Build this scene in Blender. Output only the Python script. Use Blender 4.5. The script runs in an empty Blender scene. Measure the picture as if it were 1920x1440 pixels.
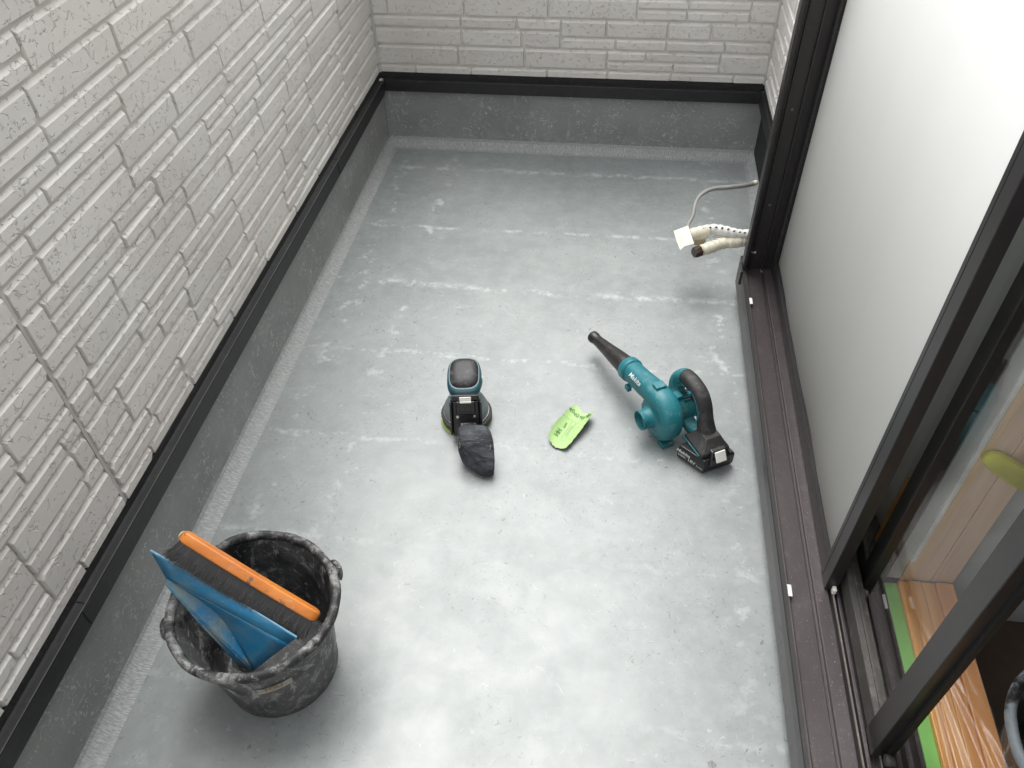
import bpy, math, random
import numpy as np
from mathutils import Vector, Matrix
random.seed(7)
S = bpy.context.scene
COL = S.collection

# ------------------------------------------------------------------ camera, world, sun, exposure
cam = bpy.data.objects.new('camera', bpy.data.cameras.new('camera')); COL.objects.link(cam)
cam.data.sensor_width = 36.0; cam.data.lens = 27.806; cam.data.clip_start = 0.02; cam.data.clip_end = 500
_c = (960.0, 720.0); _vy = (1232.0, -750.0); _vz = (1008.0, 2225.0); _f = 1483.0
def _d(p):
    return Vector(((p[0]-_c[0])/_f, -(p[1]-_c[1])/_f, -1.0)).normalized()
_Y = _d(_vy); _Z = -_d(_vz); _Z = (_Z - _Y*_Z.dot(_Y)).normalized(); _X = _Y.cross(_Z)
R3 = Matrix((_X, _Y, _Z))                      # world <- camera
cam.matrix_world = Matrix.Translation((0, 0, 1.5)) @ R3.to_4x4()
S.camera = cam

w = bpy.data.worlds.new('World'); S.world = w; w.use_nodes = True
wn = w.node_tree; wn.nodes.clear()
sky = wn.nodes.new('ShaderNodeTexSky'); sky.sky_type = 'NISHITA'; sky.sun_disc = False
SUN_EL, SUN_AZ = math.radians(68), math.radians(-18)   # azimuth measured from +Y towards +X
sky.sun_elevation = SUN_EL; sky.sun_rotation = SUN_AZ; sky.dust_density = 1.5; sky.air_density = 1.2
hs = wn.nodes.new('ShaderNodeHueSaturation'); hs.inputs['Saturation'].default_value = 0.08
bg = wn.nodes.new('ShaderNodeBackground'); bg.inputs['Strength'].default_value = 0.15
wo = wn.nodes.new('ShaderNodeOutputWorld')
wn.links.new(sky.outputs[0], hs.inputs['Color']); wn.links.new(hs.outputs[0], bg.inputs['Color']); wn.links.new(bg.outputs[0], wo.inputs['Surface'])
sd = bpy.data.lights.new('sun', 'SUN'); sd.energy = 0.72; sd.angle = math.radians(38); sd.color = (1.0, 0.975, 0.94)
so = bpy.data.objects.new('sun', sd); COL.objects.link(so)
sdir = Vector((math.sin(SUN_AZ)*math.cos(SUN_EL), math.cos(SUN_AZ)*math.cos(SUN_EL), math.sin(SUN_EL)))
so.rotation_euler = sdir.to_track_quat('Z', 'Y').to_euler(); so.location = (0, 1, 6)
S.view_settings.view_transform = 'Standard'; S.view_settings.look = 'None'; S.view_settings.gamma = 1
S.view_settings.use_curve_mapping = False; S.view_settings.exposure = 1.70
S.render.engine = 'CYCLES'
S.cycles.max_bounces = 7; S.cycles.transparent_max_bounces = 12

# ------------------------------------------------------------------ material helpers
class NT:
    def __init__(s, name):
        s.m = bpy.data.materials.new(name); s.m.use_nodes = True
        s.t = s.m.node_tree; s.t.nodes.clear()
        s.out = s.t.nodes.new('ShaderNodeOutputMaterial')
        s.b = s.t.nodes.new('ShaderNodeBsdfPrincipled')
        s.t.links.new(s.b.outputs[0], s.out.inputs['Surface'])
        s.tc = s.t.nodes.new('ShaderNodeTexCoord')
        s.obj = s.tc.outputs['Object']
    def L(s, a, b):
        if isinstance(a, bpy.types.NodeSocket): s.t.links.new(a, b)
        else:
            if isinstance(a, (tuple, list)) and len(a) == 3 and b.type == 'RGBA': a = (*a, 1)
            b.default_value = a
    def new(s, ty, **k):
        n = s.t.nodes.new(ty)
        for a, v in k.items(): setattr(n, a, v)
        return n
    def math(s, op, a, b=0.0, c=None, clamp=False):
        n = s.new('ShaderNodeMath', operation=op, use_clamp=clamp)
        s.L(a, n.inputs[0]); s.L(b, n.inputs[1])
        if c is not None: s.L(c, n.inputs[2])
        return n.outputs[0]
    def mapp(s, scale=(1, 1, 1), loc=(0, 0, 0), rot=(0, 0, 0), vec=None):
        n = s.new('ShaderNodeMapping'); s.L(vec or s.obj, n.inputs['Vector'])
        n.inputs['Scale'].default_value = scale; n.inputs['Location'].default_value = loc; n.inputs['Rotation'].default_value = rot
        return n.outputs[0]
    def noise(s, scale, detail=4, rough=.55, vec=None, dist=0.0):
        n = s.new('ShaderNodeTexNoise'); s.L(vec or s.obj, n.inputs['Vector'])
        n.inputs['Scale'].default_value = scale; n.inputs['Detail'].default_value = detail
        n.inputs['Roughness'].default_value = rough; n.inputs['Distortion'].default_value = dist
        return n.outputs['Fac']
    def voro(s, scale, feature='F1', vec=None, rnd=1.0):
        n = s.new('ShaderNodeTexVoronoi', feature=feature); s.L(vec or s.obj, n.inputs['Vector'])
        n.inputs['Scale'].default_value = scale; n.inputs['Randomness'].default_value = rnd
        return n.outputs['Distance']
    def ramp(s, v, lo, hi, a=0.0, b=1.0):
        n = s.new('ShaderNodeMapRange', interpolation_type='SMOOTHSTEP'); s.L(v, n.inputs['Value'])
        n.inputs['From Min'].default_value = lo; n.inputs['From Max'].default_value = hi
        n.inputs['To Min'].default_value = a; n.inputs['To Max'].default_value = b
        return n.outputs[0]
    def mix(s, f, a, b, mode='MIX'):
        n = s.new('ShaderNodeMix', data_type='RGBA', blend_type=mode)
        s.L(f, n.inputs[0]); s.L(a, n.inputs[6]); s.L(b, n.inputs[7])
        return n.outputs[2]
    def xyz(s, vec=None):
        n = s.new('ShaderNodeSeparateXYZ'); s.L(vec or s.obj, n.inputs[0]); return n.outputs
    def bump(s, h, strength=.3, dist=.002, nrm=None):
        n = s.new('ShaderNodeBump'); s.L(h, n.inputs['Height'])
        n.inputs['Strength'].default_value = strength; n.inputs['Distance'].default_value = dist
        if nrm is not None: s.L(nrm, n.inputs['Normal'])
        return n.outputs[0]
    def fibre(s, scale, width=.012, density=.55, vec=None, seed=0.0):
        """short curled hair-like strands: contour lines of a noise, broken up by a second noise"""
        v = s.mapp(loc=(seed, seed*1.7, seed*.3), vec=vec)
        a = s.noise(scale, 1.0, .4, v, .6)
        line = s.ramp(s.math('ABSOLUTE', s.math('SUBTRACT', a, .5)), 0.0, width, 1.0, 0.0)
        brk = s.ramp(s.noise(scale*2.3, 0, .5, s.mapp(loc=(9+seed, 3, 1), vec=vec)), density, density+.05)
        return s.math('MULTIPLY', line, brk)
    def set(s, **k):
        for a, v in k.items(): s.L(v, s.b.inputs[a.replace('_', ' ')])
        return s.m

def simple(name, col, rough=.5, metal=0.0, dust=.0, dustcol=(.45, .45, .43), dscale=40, bump=.0, bscale=300, var=.15, coat=0.0):
    n = NT(name)
    v = n.noise(8, 5)
    c = n.mix(n.ramp(v, .35, .65), tuple(x*(1-var) for x in col), tuple(min(1, x*(1+var)) for x in col))
    r = rough
    if dust > 0:
        d = n.math('MULTIPLY', n.ramp(n.noise(dscale, 7, .7), .5, .72), dust)
        sp = n.math('MULTIPLY', n.ramp(n.noise(dscale*6, 3, .6), .66, .72), min(1, dust*1.6))
        c = n.mix(n.math('MAXIMUM', d, sp), c, dustcol)
        r = n.ramp(n.math('MAXIMUM', d, sp), 0, 1, rough, .8)
    n.set(Base_Color=c, Roughness=r, Metallic=metal)
    if coat: n.set(Coat_Weight=coat, Coat_Roughness=.15)
    if bump: n.L(n.bump(n.noise(bscale, 4), bump, .001), n.b.inputs['Normal'])
    return n.m

# ------------------------------------------------------------------ mesh helpers
class MB:
    def __init__(s): s.v = []; s.f = []
    def add(s, v, f):
        k = len(s.v); s.v += [tuple(p) for p in v]; s.f += [tuple(i+k for i in q) for q in f]; return s
    def box(s, x0, x1, y0, y1, z0, z1):
        return s.add([(x0, y0, z0), (x1, y0, z0), (x1, y1, z0), (x0, y1, z0), (x0, y0, z1), (x1, y0, z1), (x1, y1, z1), (x0, y1, z1)],
                     [(0, 3, 2, 1), (4, 5, 6, 7), (0, 1, 5, 4), (1, 2, 6, 5), (2, 3, 7, 6), (3, 0, 4, 7)])
    def loft(s, rings, cap0=True, cap1=True):
        n = len(rings[0]); v = [p for r in rings for p in r]; f = []
        for i in range(len(rings)-1):
            for j in range(n):
                a = i*n+j; b = i*n+(j+1) % n
                f.append((a, b, b+n, a+n))
        if cap0: f.append(tuple(range(n-1, -1, -1)))
        if cap1: f.append(tuple((len(rings)-1)*n+j for j in range(n)))
        return s.add(v, f)
    def extrude(s, prof, a, b, axis='y', closed=True):
        """profile of 2-D points (x,z) swept along y, or (y,z) swept along x"""
        def P(p, t): return (p[0], t, p[1]) if axis == 'y' else (t, p[0], p[1])
        n = len(prof)
        v = [P(p, a) for p in prof]+[P(p, b) for p in prof]
        f = [(i, (i+1) % n, (i+1) % n+n, i+n) for i in range(n if closed else n-1)]
        if closed: f += [tuple(range(n-1, -1, -1)), tuple(range(n, 2*n))]
        return s.add(v, f)

def V(*a): return Vector(a)
def ring(c, u, v, ru, rv, e=2.0, N=24, fn=None):
    out = []
    for i in range(N):
        t = 2*math.pi*i/N; ct, st = math.cos(t), math.sin(t)
        x = math.copysign(abs(ct)**(2/e), ct)*ru; y = math.copysign(abs(st)**(2/e), st)*rv
        if fn: x, y = fn(t, x, y)
        out.append(Vector(c)+Vector(u)*x+Vector(v)*y)
    return out
def catmull(pts, n=6):
    P = [np.array(p, float) for p in pts]; P = [2*P[0]-P[1]]+P+[2*P[-1]-P[-2]]; out = []
    for i in range(1, len(P)-2):
        for k in range(n):
            t = k/n
            out.append(.5*((2*P[i])+(-P[i-1]+P[i+1])*t+(2*P[i-1]-5*P[i]+4*P[i+1]-P[i+2])*t*t+(-P[i-1]+3*P[i]-3*P[i+1]+P[i+2])*t**3))
    out.append(P[-2]); return out
def tube(mb, pts, rad, N=14, up=(0, 0, 1), e=2.0, asp=1.0, cap0=True, cap1=True):
    """sweep; rad = number or list per point, (ru, rv) pairs allowed; rv is along 'up'"""
    pts = [Vector(p) for p in pts]; rings = []
    for i, p in enumerate(pts):
        d = (pts[min(i+1, len(pts)-1)]-pts[max(i-1, 0)]).normalized()
        u = d.cross(Vector(up))
        if u.length < 1e-4: u = d.cross(Vector((1, 0, 0)))
        u.normalize(); vv = u.cross(d).normalized()
        r = rad[i] if isinstance(rad, (list, tuple)) else rad
        ru, rv = r if isinstance(r, (list, tuple)) else (r, r*asp)
        rings.append(ring(p, u, vv, ru, rv, e, N))
    mb.loft(rings, cap0, cap1); return rings
def disc_lathe(mb, c, ax, prof, N=40, cap0=False, cap1=False):
    ax = Vector(ax).normalized(); u = ax.cross(Vector((0, 0, 1)))
    if u.length < 1e-3: u = Vector((1, 0, 0))
    u.normalize(); v = ax.cross(u)
    mb.loft([ring(Vector(c)+ax*h, u, v, r, r, 2, N) for r, h in prof], cap0, cap1)

def tag(o, label=None, cat=None, group=None, kind=None):
    if label: o['label'] = label
    if cat: o['category'] = cat
    if group: o['group'] = group
    if kind: o['kind'] = kind
    return o
def empty(name, loc, label, cat, group=None):
    o = bpy.data.objects.new(name, None); o.location = loc; o.empty_display_size = .05
    COL.objects.link(o); return tag(o, label, cat, group)
def mk(name, mb, mat, parent=None, smooth=False, bevel=0.0, solid=0.0, subd=0, local=False, angle=40, kind=None):
    me = bpy.data.meshes.new(name); me.from_pydata([tuple(p) for p in mb.v], [], mb.f); me.validate()
    me.materials.append(mat)
    import bmesh
    bm = bmesh.new(); bm.from_mesh(me)
    if smooth: bmesh.ops.remove_doubles(bm, verts=bm.verts, dist=1e-6)
    bmesh.ops.recalc_face_normals(bm, faces=bm.faces)
    if smooth:
        for f in bm.faces: f.smooth = True
        for e in bm.edges:
            if len(e.link_faces) == 2 and e.calc_face_angle(0) > math.radians(angle): e.smooth = False
    bm.to_mesh(me); bm.free()
    o = bpy.data.objects.new(name, me); COL.objects.link(o)
    if parent is not None:
        o.parent = parent
        if not local:
            off = Vector((0, 0, 0)); p = parent
            while p is not None: off += Vector(p.location); p = p.parent
            o.location = -off
    if solid:
        m = o.modifiers.new('thickness', 'SOLIDIFY'); m.thickness = solid; m.offset = 0
    if bevel:
        m = o.modifiers.new('bevel', 'BEVEL'); m.width = bevel; m.segments = 2; m.limit_method = 'ANGLE'; m.angle_limit = math.radians(35)
        for p in me.polygons: p.use_smooth = True
        m.harden_normals = True
    if subd:
        m = o.modifiers.new('smooth', 'SUBSURF'); m.levels = subd; m.render_levels = subd
    if kind: o['kind'] = kind
    return o
def text_mesh(s, size, fn, bold=0.0, shear=0.0, space=1.0):
    """flat lettering: returns an MB whose points are fn(x, y) of the letter outlines"""
    cu = bpy.data.curves.new('lettering', 'FONT'); cu.body = s; cu.size = size; cu.align_x = 'CENTER'; cu.align_y = 'CENTER'
    cu.offset = bold; cu.shear = shear; cu.space_character = space; cu.resolution_u = 3
    o = bpy.data.objects.new('lettering', cu); COL.objects.link(o)
    dg = bpy.context.evaluated_depsgraph_get(); me = bpy.data.meshes.new_from_object(o.evaluated_get(dg))
    mb = MB(); mb.add([fn(v.co.x, v.co.y) for v in me.vertices], [tuple(p.vertices) for p in me.polygons])
    bpy.data.objects.remove(o); bpy.data.curves.remove(cu); bpy.data.meshes.remove(me)
    return mb

# ------------------------------------------------------------------ materials
def floor_mat():
    n = NT('sanded grey resin floor')
    X, Y, Z = n.xyz()
    base = n.mix(n.ramp(n.noise(2.2, 6, .6), .35, .68), (.215, .236, .233), (.272, .292, .288))
    base = n.mix(n.math('MULTIPLY', n.ramp(n.noise(22, 7, .7), .30, .80), .45), base, (.36, .380, .374))
    wob = n.math('ADD', n.math('MULTIPLY', n.math('SUBTRACT', n.noise(5, 3), .5), .06), n.math('MULTIPLY', n.math('SUBTRACT', n.noise(28, 4, .6), .5), .030))
    breakup = n.ramp(n.noise(20, 8, .72), .46, .60)
    band = None
    for y0, wd in ((2.625, .022), (2.232, .016), (1.915, .022), (1.60, .013), (1.28, .013), (.97, .018), (.62, .018)):
        d = n.math('ABSOLUTE', n.math('SUBTRACT', n.math('ADD', Y, wob), y0))
        b = n.ramp(d, 0, wd, 1, 0); band = b if band is None else n.math('MAXIMUM', band, b)
    b2 = None
    for x0, wd in ((.335, .05), (-.77, .045), (-.60, .03)):
        d = n.math('ABSOLUTE', n.math('SUBTRACT', n.math('ADD', X, n.math('MULTIPLY', wob, 2.0)), x0))
        b = n.ramp(d, 0, wd, 1, 0); b2 = b if b2 is None else n.math('MAXIMUM', b2, b)
    brk2 = n.ramp(n.noise(17, 7, .68, n.mapp(loc=(4, 4, 0))), .52, .64)
    scuff = n.math('MAXIMUM', n.math('MULTIPLY', band, breakup), n.math('MULTIPLY', b2, brk2))
    far = n.ramp(Y, .5, 1.9, .42, 1.0)
    loose = n.math('MULTIPLY', n.ramp(n.noise(13, 8, .74, n.mapp(loc=(1, 7, 0))), .58, .72), .42)
    fine = n.math('MULTIPLY', n.ramp(n.noise(55, 5, .7, n.mapp(scale=(1, 1.6, 1))), .62, .74), .5)
    scuff = n.math('MAXIMUM', scuff, n.math('MAXIMUM', loose, fine))
    scuff = n.math('MULTIPLY', scuff, far)
    c = n.mix(n.math('MULTIPLY', scuff, .50), base, (.56, .60, .60))
    fl = n.fibre(24, .010, .60, seed=2.0); fd = n.fibre(30, .012, .60, seed=11.0); fd2 = n.fibre(46, .014, .6, seed=5.0)
    fmask = n.ramp(n.noise(3.1, 3, .6, n.mapp(loc=(3, 1, 2))), .36, .55)
    c = n.mix(n.math('MULTIPLY', fl, .28), c, (.56, .58, .58))
    c = n.mix(n.math('MULTIPLY', n.math('MULTIPLY', n.math('MAXIMUM', fd, fd2), fmask), .75), c, (.10, .105, .095))
    specks = n.ramp(n.voro(60), .0, .035, 1, 0)
    c = n.mix(n.math('MULTIPLY', specks, .5), c, (.68, .69, .68))
    h = n.math('ADD', n.math('MULTIPLY', n.noise(6, 4, .5), 1.0), n.math('MULTIPLY', n.noise(70, 4, .6), .07))
    h = n.math('ADD', h, n.math('MULTIPLY', n.math('MAXIMUM', fd, fl), .06))
    nr = n.bump(h, .24, .006)
    r = n.math('ADD', n.ramp(n.noise(9, 5, .6, n.mapp(loc=(5, 5, 5))), .3, .7, .31, .42), n.math('MULTIPLY', scuff, .3))
    return n.set(Base_Color=c, Roughness=r, Normal=nr, Specular_IOR_Level=.5)

def upstand_mat(name='weathered grey upstand coating'):
    n = NT(name); X, Y, Z = n.xyz()
    base = n.mix(n.ramp(n.noise(4, 6, .6), .35, .65), (.215, .220, .216), (.265, .272, .267))
    st = n.ramp(n.noise(38, 4, .6, n.mapp(scale=(1, 1, .28))), .60, .72)
    cl = n.ramp(n.noise(9, 4, .6, n.mapp(loc=(2, 1, 4))), .44, .58)
    fb = n.math('MAXIMUM', n.fibre(34, .026, .50, seed=3.0), n.fibre(55, .028, .53, seed=8.0))
    m = n.math('MULTIPLY', n.math('MAXIMUM', n.math('MULTIPLY', st, .5), fb), n.math('ADD', cl, .3), clamp=True)
    c = n.mix(n.math('MULTIPLY', m, .6), base, (.55, .555, .54))
    low = n.math('MULTIPLY', n.ramp(Z, .075, .03), n.ramp(n.noise(30, 5), .4, .65))
    c = n.mix(n.math('MULTIPLY', low, .3), c, (.42, .43, .42))
    h = n.math('ADD', n.noise(160, 3, .6, n.mapp(scale=(1, 1, .2))), n.math('MULTIPLY', n.noise(9, 4), 1.5))
    return n.set(Base_Color=c, Roughness=.5, Normal=n.bump(h, .35, .002))
def cove_mat(axis):
    n = NT('sanded pale cove '+axis); X, Y, Z = n.xyz()
    sc = (.12, 1.0, .3) if axis == 'y' else (1.0, .12, .3)
    g = n.ramp(n.noise(420, 3, .6, n.mapp(scale=sc)), .36, .68)
    g2 = n.ramp(n.noise(30, 4, .6), .35, .65)
    c = n.mix(g, (.26, .275, .27), (.44, .45, .44)); c = n.mix(n.math('MULTIPLY', g2, .4), c, (.30, .31, .30))
    return n.set(Base_Color=c, Roughness=.75, Normal=n.bump(g, .4, .0015))

def siding_mat():
    n = NT('pitted off-white siding')
    oi = n.new('ShaderNodeObjectInfo')
    base = n.mix(n.ramp(n.noise(3.5, 3, .5), .38, .62), (.60, .572, .538), (.635, .618, .585))
    base = n.mix(n.math('MULTIPLY', n.ramp(n.noise(1.7, 2, .5, n.mapp(loc=(3, 3, 3))), .5, .7), .35), base, (.68, .61, .58))
    tint = n.ramp(oi.outputs['Random'], 0, 1, .95, 1.04)
    hsv = n.new('ShaderNodeHueSaturation'); n.L(base, hsv.inputs['Color']); n.L(tint, hsv.inputs['Value'])
    v = n.mapp()
    wv = n.new('ShaderNodeVectorMath', operation='ADD'); n.L(v, wv.inputs[0])
    nz = n.new('ShaderNodeTexNoise'); nz.inputs['Scale'].default_value = 60; nz.inputs['Detail'].default_value = 3
    n.L(v, nz.inputs['Vector'])
    sc = n.new('ShaderNodeVectorMath', operation='SCALE'); n.L(nz.outputs['Color'], sc.inputs[0]); sc.inputs['Scale'].default_value = .018
    n.L(sc.outputs[0], wv.inputs[1])
    crack = n.ramp(n.voro(58, 'DISTANCE_TO_EDGE', wv.outputs[0]), .0, .055, 1, 0)
    gate = n.ramp(n.noise(75, 2, .5), .52, .60)
    crack = n.math('MULTIPLY', crack, gate)
    pits = n.math('MULTIPLY', n.ramp(n.voro(95, 'F1', wv.outputs[0]), .10, .28, 1, 0), n.ramp(n.noise(26, 2, .5, n.mapp(loc=(5, 2, 8))), .50, .58))
    h = n.math('SUBTRACT', n.math('MULTIPLY', n.noise(220, 3, .6), .10), n.math('MULTIPLY', n.math('MAXIMUM', crack, pits), 1.0))
    h = n.math('ADD', h, n.math('MULTIPLY', n.noise(30, 3), .35))
    return n.set(Base_Color=hsv.outputs[0], Roughness=.6, Normal=n.bump(h, .85, .0026), Specular_IOR_Level=.35)

def wood_mat(name, a, b, axis=(1, .08, 1), rough=.38, dust=0.0, gloss=.0):
    n = NT(name)
    v = n.mapp(scale=axis)
    g = n.noise(22, 4, .5, v, .5); g2 = n.noise(150, 3, .6, v)
    c = n.mix(n.ramp(g, .35, .65), a, b); c = n.mix(n.math('MULTIPLY', n.ramp(g2, .5, .7), .3), c, tuple(x*.75 for x in a))
    if dust:
        d = n.ramp(n.noise(40, 6, .7), .58, .66); c = n.mix(n.math('MULTIPLY', d, dust), c, (.10, .07, .05))
        d2 = n.ramp(n.noise(25, 6, .7, n.mapp(loc=(3, 3, 3))), .6, .7); c = n.mix(n.math('MULTIPLY', d2, dust*.6), c, (.5, .42, .34))
    return n.set(Base_Color=c, Roughness=rough, Normal=n.bump(g, .15, .001), Coat_Weight=gloss, Coat_Roughness=.2)

M = {}
M['floor'] = floor_mat(); M['upstand'] = upstand_mat(); M['cove_y'] = cove_mat('y'); M['cove_x'] = cove_mat('x')
M['siding'] = siding_mat()
M['groove'] = simple('siding base coat', (.57, .548, .515), .7, var=.06, bump=.3)
M['joint'] = simple('joint sealant', (.46, .445, .42), .5, var=.05)
M['flash'] = simple('black powder coated flashing', (.011, .011, .011), .48, 0, .06, (.25, .25, .24), 60, .15, 500)
M['rubber_gap'] = simple('dusty black gap sealant', (.012, .012, .012), .8, 0, .35, (.12, .12, .12), 120, .6, 250)
M['coping'] = simple('dark coping', (.05, .05, .05), .4, .5)
def sill_mat():
    n = NT('brown bronze anodised sill'); X, Y, Z = n.xyz()
    c = n.mix(n.ramp(n.noise(3, 4), .35, .65), (.062, .050, .053), (.084, .071, .073))
    d = n.math('MULTIPLY', n.ramp(n.noise(60, 7, .75), .50, .74), .35)
    st = n.math('MULTIPLY', n.ramp(n.noise(90, 4, .6, n.mapp(scale=(1, .05, 1))), .55, .75), .25)
    sp = n.ramp(n.noise(330, 2, .5), .69, .73)
    c = n.mix(n.math('MAXIMUM', d, st), c, (.16, .145, .135)); c = n.mix(n.math('MULTIPLY', sp, .6), c, (.42, .40, .37))
    return n.set(Base_Color=c, Roughness=n.ramp(d, 0, .35, .36, .6), Metallic=.35, Normal=n.bump(n.noise(500, 2), .1, .0005))
M['sill'] = sill_mat()
M['bronze'] = simple('dark bronze sash metal', (.036, .033, .033), .38, .35, .05, (.2, .2, .19), 90, .05, 600, .06)
M['rail_dusty'] = simple('dusty brown rail', (.085, .080, .073), .5, .2, .45, (.24, .225, .20), 40)
M['edge_glint'] = simple('painted edge glint', (.12, .12, .12), .5)  # lighter grey that paints a highlight on the black flashing
M['black'] = simple('black gasket', (.006, .006, .006), .6, 0)
M['track_dust'] = simple('dusty track ridge', (.15, .135, .12), .7, 0, .5, (.33, .30, .25), 90)
M['white_cap'] = simple('white plastic cap', (.72, .72, .70), .4)
def screen_mat():
    n = NT('pale fine mesh screen'); X, Y, Z = n.xyz()
    wv = n.math('MULTIPLY', n.math('SINE', n.math('MULTIPLY', Y, 1900.0)), n.math('SINE', n.math('MULTIPLY', Z, 1900.0)))
    fold_shade = n.noise(5, 2, .5, n.mapp(scale=(1, 1, .10), rot=(.0, 0, 0)))  # faint vertical bands: shading of folds put into the base colour
    c = n.mix(n.ramp(fold_shade, .3, .7), (.91, .90, .86), (.93, .92, .885))
    n.set(Base_Color=c, Roughness=.6, Normal=n.bump(wv, .12, .0006), Specular_IOR_Level=.4)
    tr = n.new('ShaderNodeBsdfTranslucent'); n.L((.8, .8, .78, 1), tr.inputs['Color'])
    tp = n.new('ShaderNodeBsdfTransparent')
    m1 = n.new('ShaderNodeMixShader'); m1.inputs[0].default_value = .12; n.t.links.new(n.b.outputs[0], m1.inputs[1]); n.t.links.new(tr.outputs[0], m1.inputs[2])
    m2 = n.new('ShaderNodeMixShader'); m2.inputs[0].default_value = .06; n.t.links.new(m1.outputs[0], m2.inputs[1]); n.t.links.new(tp.outputs[0], m2.inputs[2])
    n.t.links.new(m2.outputs[0], n.out.inputs['Surface']); return n.m
M['screen'] = screen_mat()
def glass_mat(name='window glass', tint=(.985, .99, .985), refl=1.0):
    n = NT(name); n.t.nodes.remove(n.b)
    tp = n.new('ShaderNodeBsdfTransparent'); n.L((*tint, 1), tp.inputs['Color'])
    gl = n.new('ShaderNodeBsdfGlossy'); gl.inputs['Roughness'].default_value = .015
    fr = n.new('ShaderNodeLayerWeight'); fr.inputs['Blend'].default_value = .5
    f = n.math('MULTIPLY_ADD', n.math('POWER', fr.outputs['Facing'], 4.0), .28*refl, .014, clamp=True)
    mx = n.new('ShaderNodeMixShader'); n.L(f, mx.inputs[0]); n.t.links.new(tp.outputs[0], mx.inputs[1]); n.t.links.new(gl.outputs[0], mx.inputs[2])
    n.t.links.new(mx.outputs[0], n.out.inputs['Surface']); return n.m
M['glass'] = glass_mat()
def film_mat():
    n = NT('clear masking film'); n.t.nodes.remove(n.b)
    tp = n.new('ShaderNodeBsdfTransparent'); n.L((.97, .96, .95, 1), tp.inputs['Color'])
    gl = n.new('ShaderNodeBsdfGlossy'); gl.inputs['Roughness'].default_value = .22; n.L((.95, .95, .95, 1), gl.inputs['Color'])
    df = n.new('ShaderNodeBsdfDiffuse'); n.L((.75, .74, .73, 1), df.inputs['Color'])
    nb = n.bump(n.noise(60, 5, .6, n.mapp(scale=(1, .25, 1)), 1.0), .28, .004)
    n.t.links.new(nb, gl.inputs['Normal'])
    a = n.new('ShaderNodeMixShader'); a.inputs[0].default_value = .45; n.t.links.new(df.outputs[0], a.inputs[1]); n.t.links.new(gl.outputs[0], a.inputs[2])
    b = n.new('ShaderNodeMixShader'); b.inputs[0].default_value = .12; n.t.links.new(tp.outputs[0], b.inputs[1]); n.t.links.new(a.outputs[0], b.inputs[2])
    n.t.links.new(b.outputs[0], n.out.inputs['Surface']); return n.m
M['film'] = film_mat()
M['green_tape'] = simple('green masking tape', (.22, .50, .13), .5, var=.08, bump=.2, bscale=200)
M['wood_sill'] = wood_mat('varnished orange wood', (.62, .26, .07), (.76, .38, .12), (1, .06, 1), .3, gloss=.4)
M['wood_case'] = wood_mat('pinkish wood casing', (.66, .47, .35), (.73, .55, .43), (1, 1, .06), .45)
M['wood_tan'] = wood_mat('tan wood strip', (.68, .48, .29), (.76, .57, .38), (1, 1, .06), .4)
M['wallpaper'] = simple('grey interior wallpaper', (.46, .47, .465), .7, bump=.3, bscale=90, var=.08)
M['room_wall'] = simple('room wall', (.5, .5, .48), .8)
M['room_floor'] = simple('dark brown floor board', (.070, .045, .030), .45, 0, .18, (.16, .12, .09), 30)
M['curtain'] = simple('white curtain cloth', (.87, .88, .88), .8, var=.02)
M['ground'] = simple('street asphalt', (.06, .06, .06), .9)
M['pad'] = simple('yellow green pad', (.48, .47, .07), .6, 0, .2, (.55, .38, .1), 30)
M['teal'] = simple('teal tool plastic', (.010, .145, .172), .48, 0, .42, (.22, .34, .34), 30, .15, 700, .08)
M['teal_dusty'] = simple('dusty teal tool plastic', (.016, .150, .170), .5, 0, .5, (.24, .33, .33), 30, .15, 700, .1)
M['deep_teal'] = simple('dark teal plastic', (.008, .060, .078), .4, 0, .2, (.18, .24, .24), 35)
M['grip'] = simple('dusty black rubber grip', (.022, .021, .021), .6, 0, .45, (.17, .16, .155), 28, .35, 900)
M['palm'] = simple('scuffed black palm rubber', (.013, .013, .014), .5, 0, .75, (.20, .20, .20), 22, .3, 900)
M['black_pl'] = simple('black battery plastic', (.010, .010, .011), .28, 0, .12, (.2, .2, .2), 60)
M['nozzle'] = simple('worn black nozzle', (.016, .015, .015), .38, 0, .35, (.13, .11, .10), 25, .2, 500)
M['offwhite'] = simple('off white plastic', (.78, .76, .70), .4, 0, .05)
M['print'] = simple('white print', (.75, .75, .73), .5)
M['label_grey'] = simple('grey rating print', (.33, .33, .33), .5, 0, .6, (.06, .06, .06), 300)
def bag_mat():
    n = NT('dusty black bag cloth')
    w1 = n.noise(38, 4, .6, n.mapp(scale=(.35, 1, 1), rot=(0, 0, .3)), 1.5); w2 = n.noise(18, 3, .5)
    c = n.mix(n.ramp(n.noise(20, 6, .7), .42, .66), (.024, .027, .031), (.075, .083, .092))
    c = n.mix(n.math('MULTIPLY', n.ramp(w1, .55, .70), .5), c, (.12, .13, .14))
    return n.set(Base_Color=c, Roughness=.8, Normal=n.bump(n.math('ADD', w1, w2), .9, .006))
M['bag'] = bag_mat()
M['skirt'] = simple('dusty sander skirt', (.14, .17, .17), .5, 0, .4, (.30, .33, .33), 30)
M['disc'] = simple('green sanding disc edge', (.36, .48, .14), .7, 0, .6, (.12, .12, .10), 35)
M['dark_rub'] = simple('dark dusty rubber', (.035, .033, .03), .65, 0, .5, (.18, .17, .15), 30)
M['steel'] = simple('bright steel', (.6, .6, .58), .3, 1.0)

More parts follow.
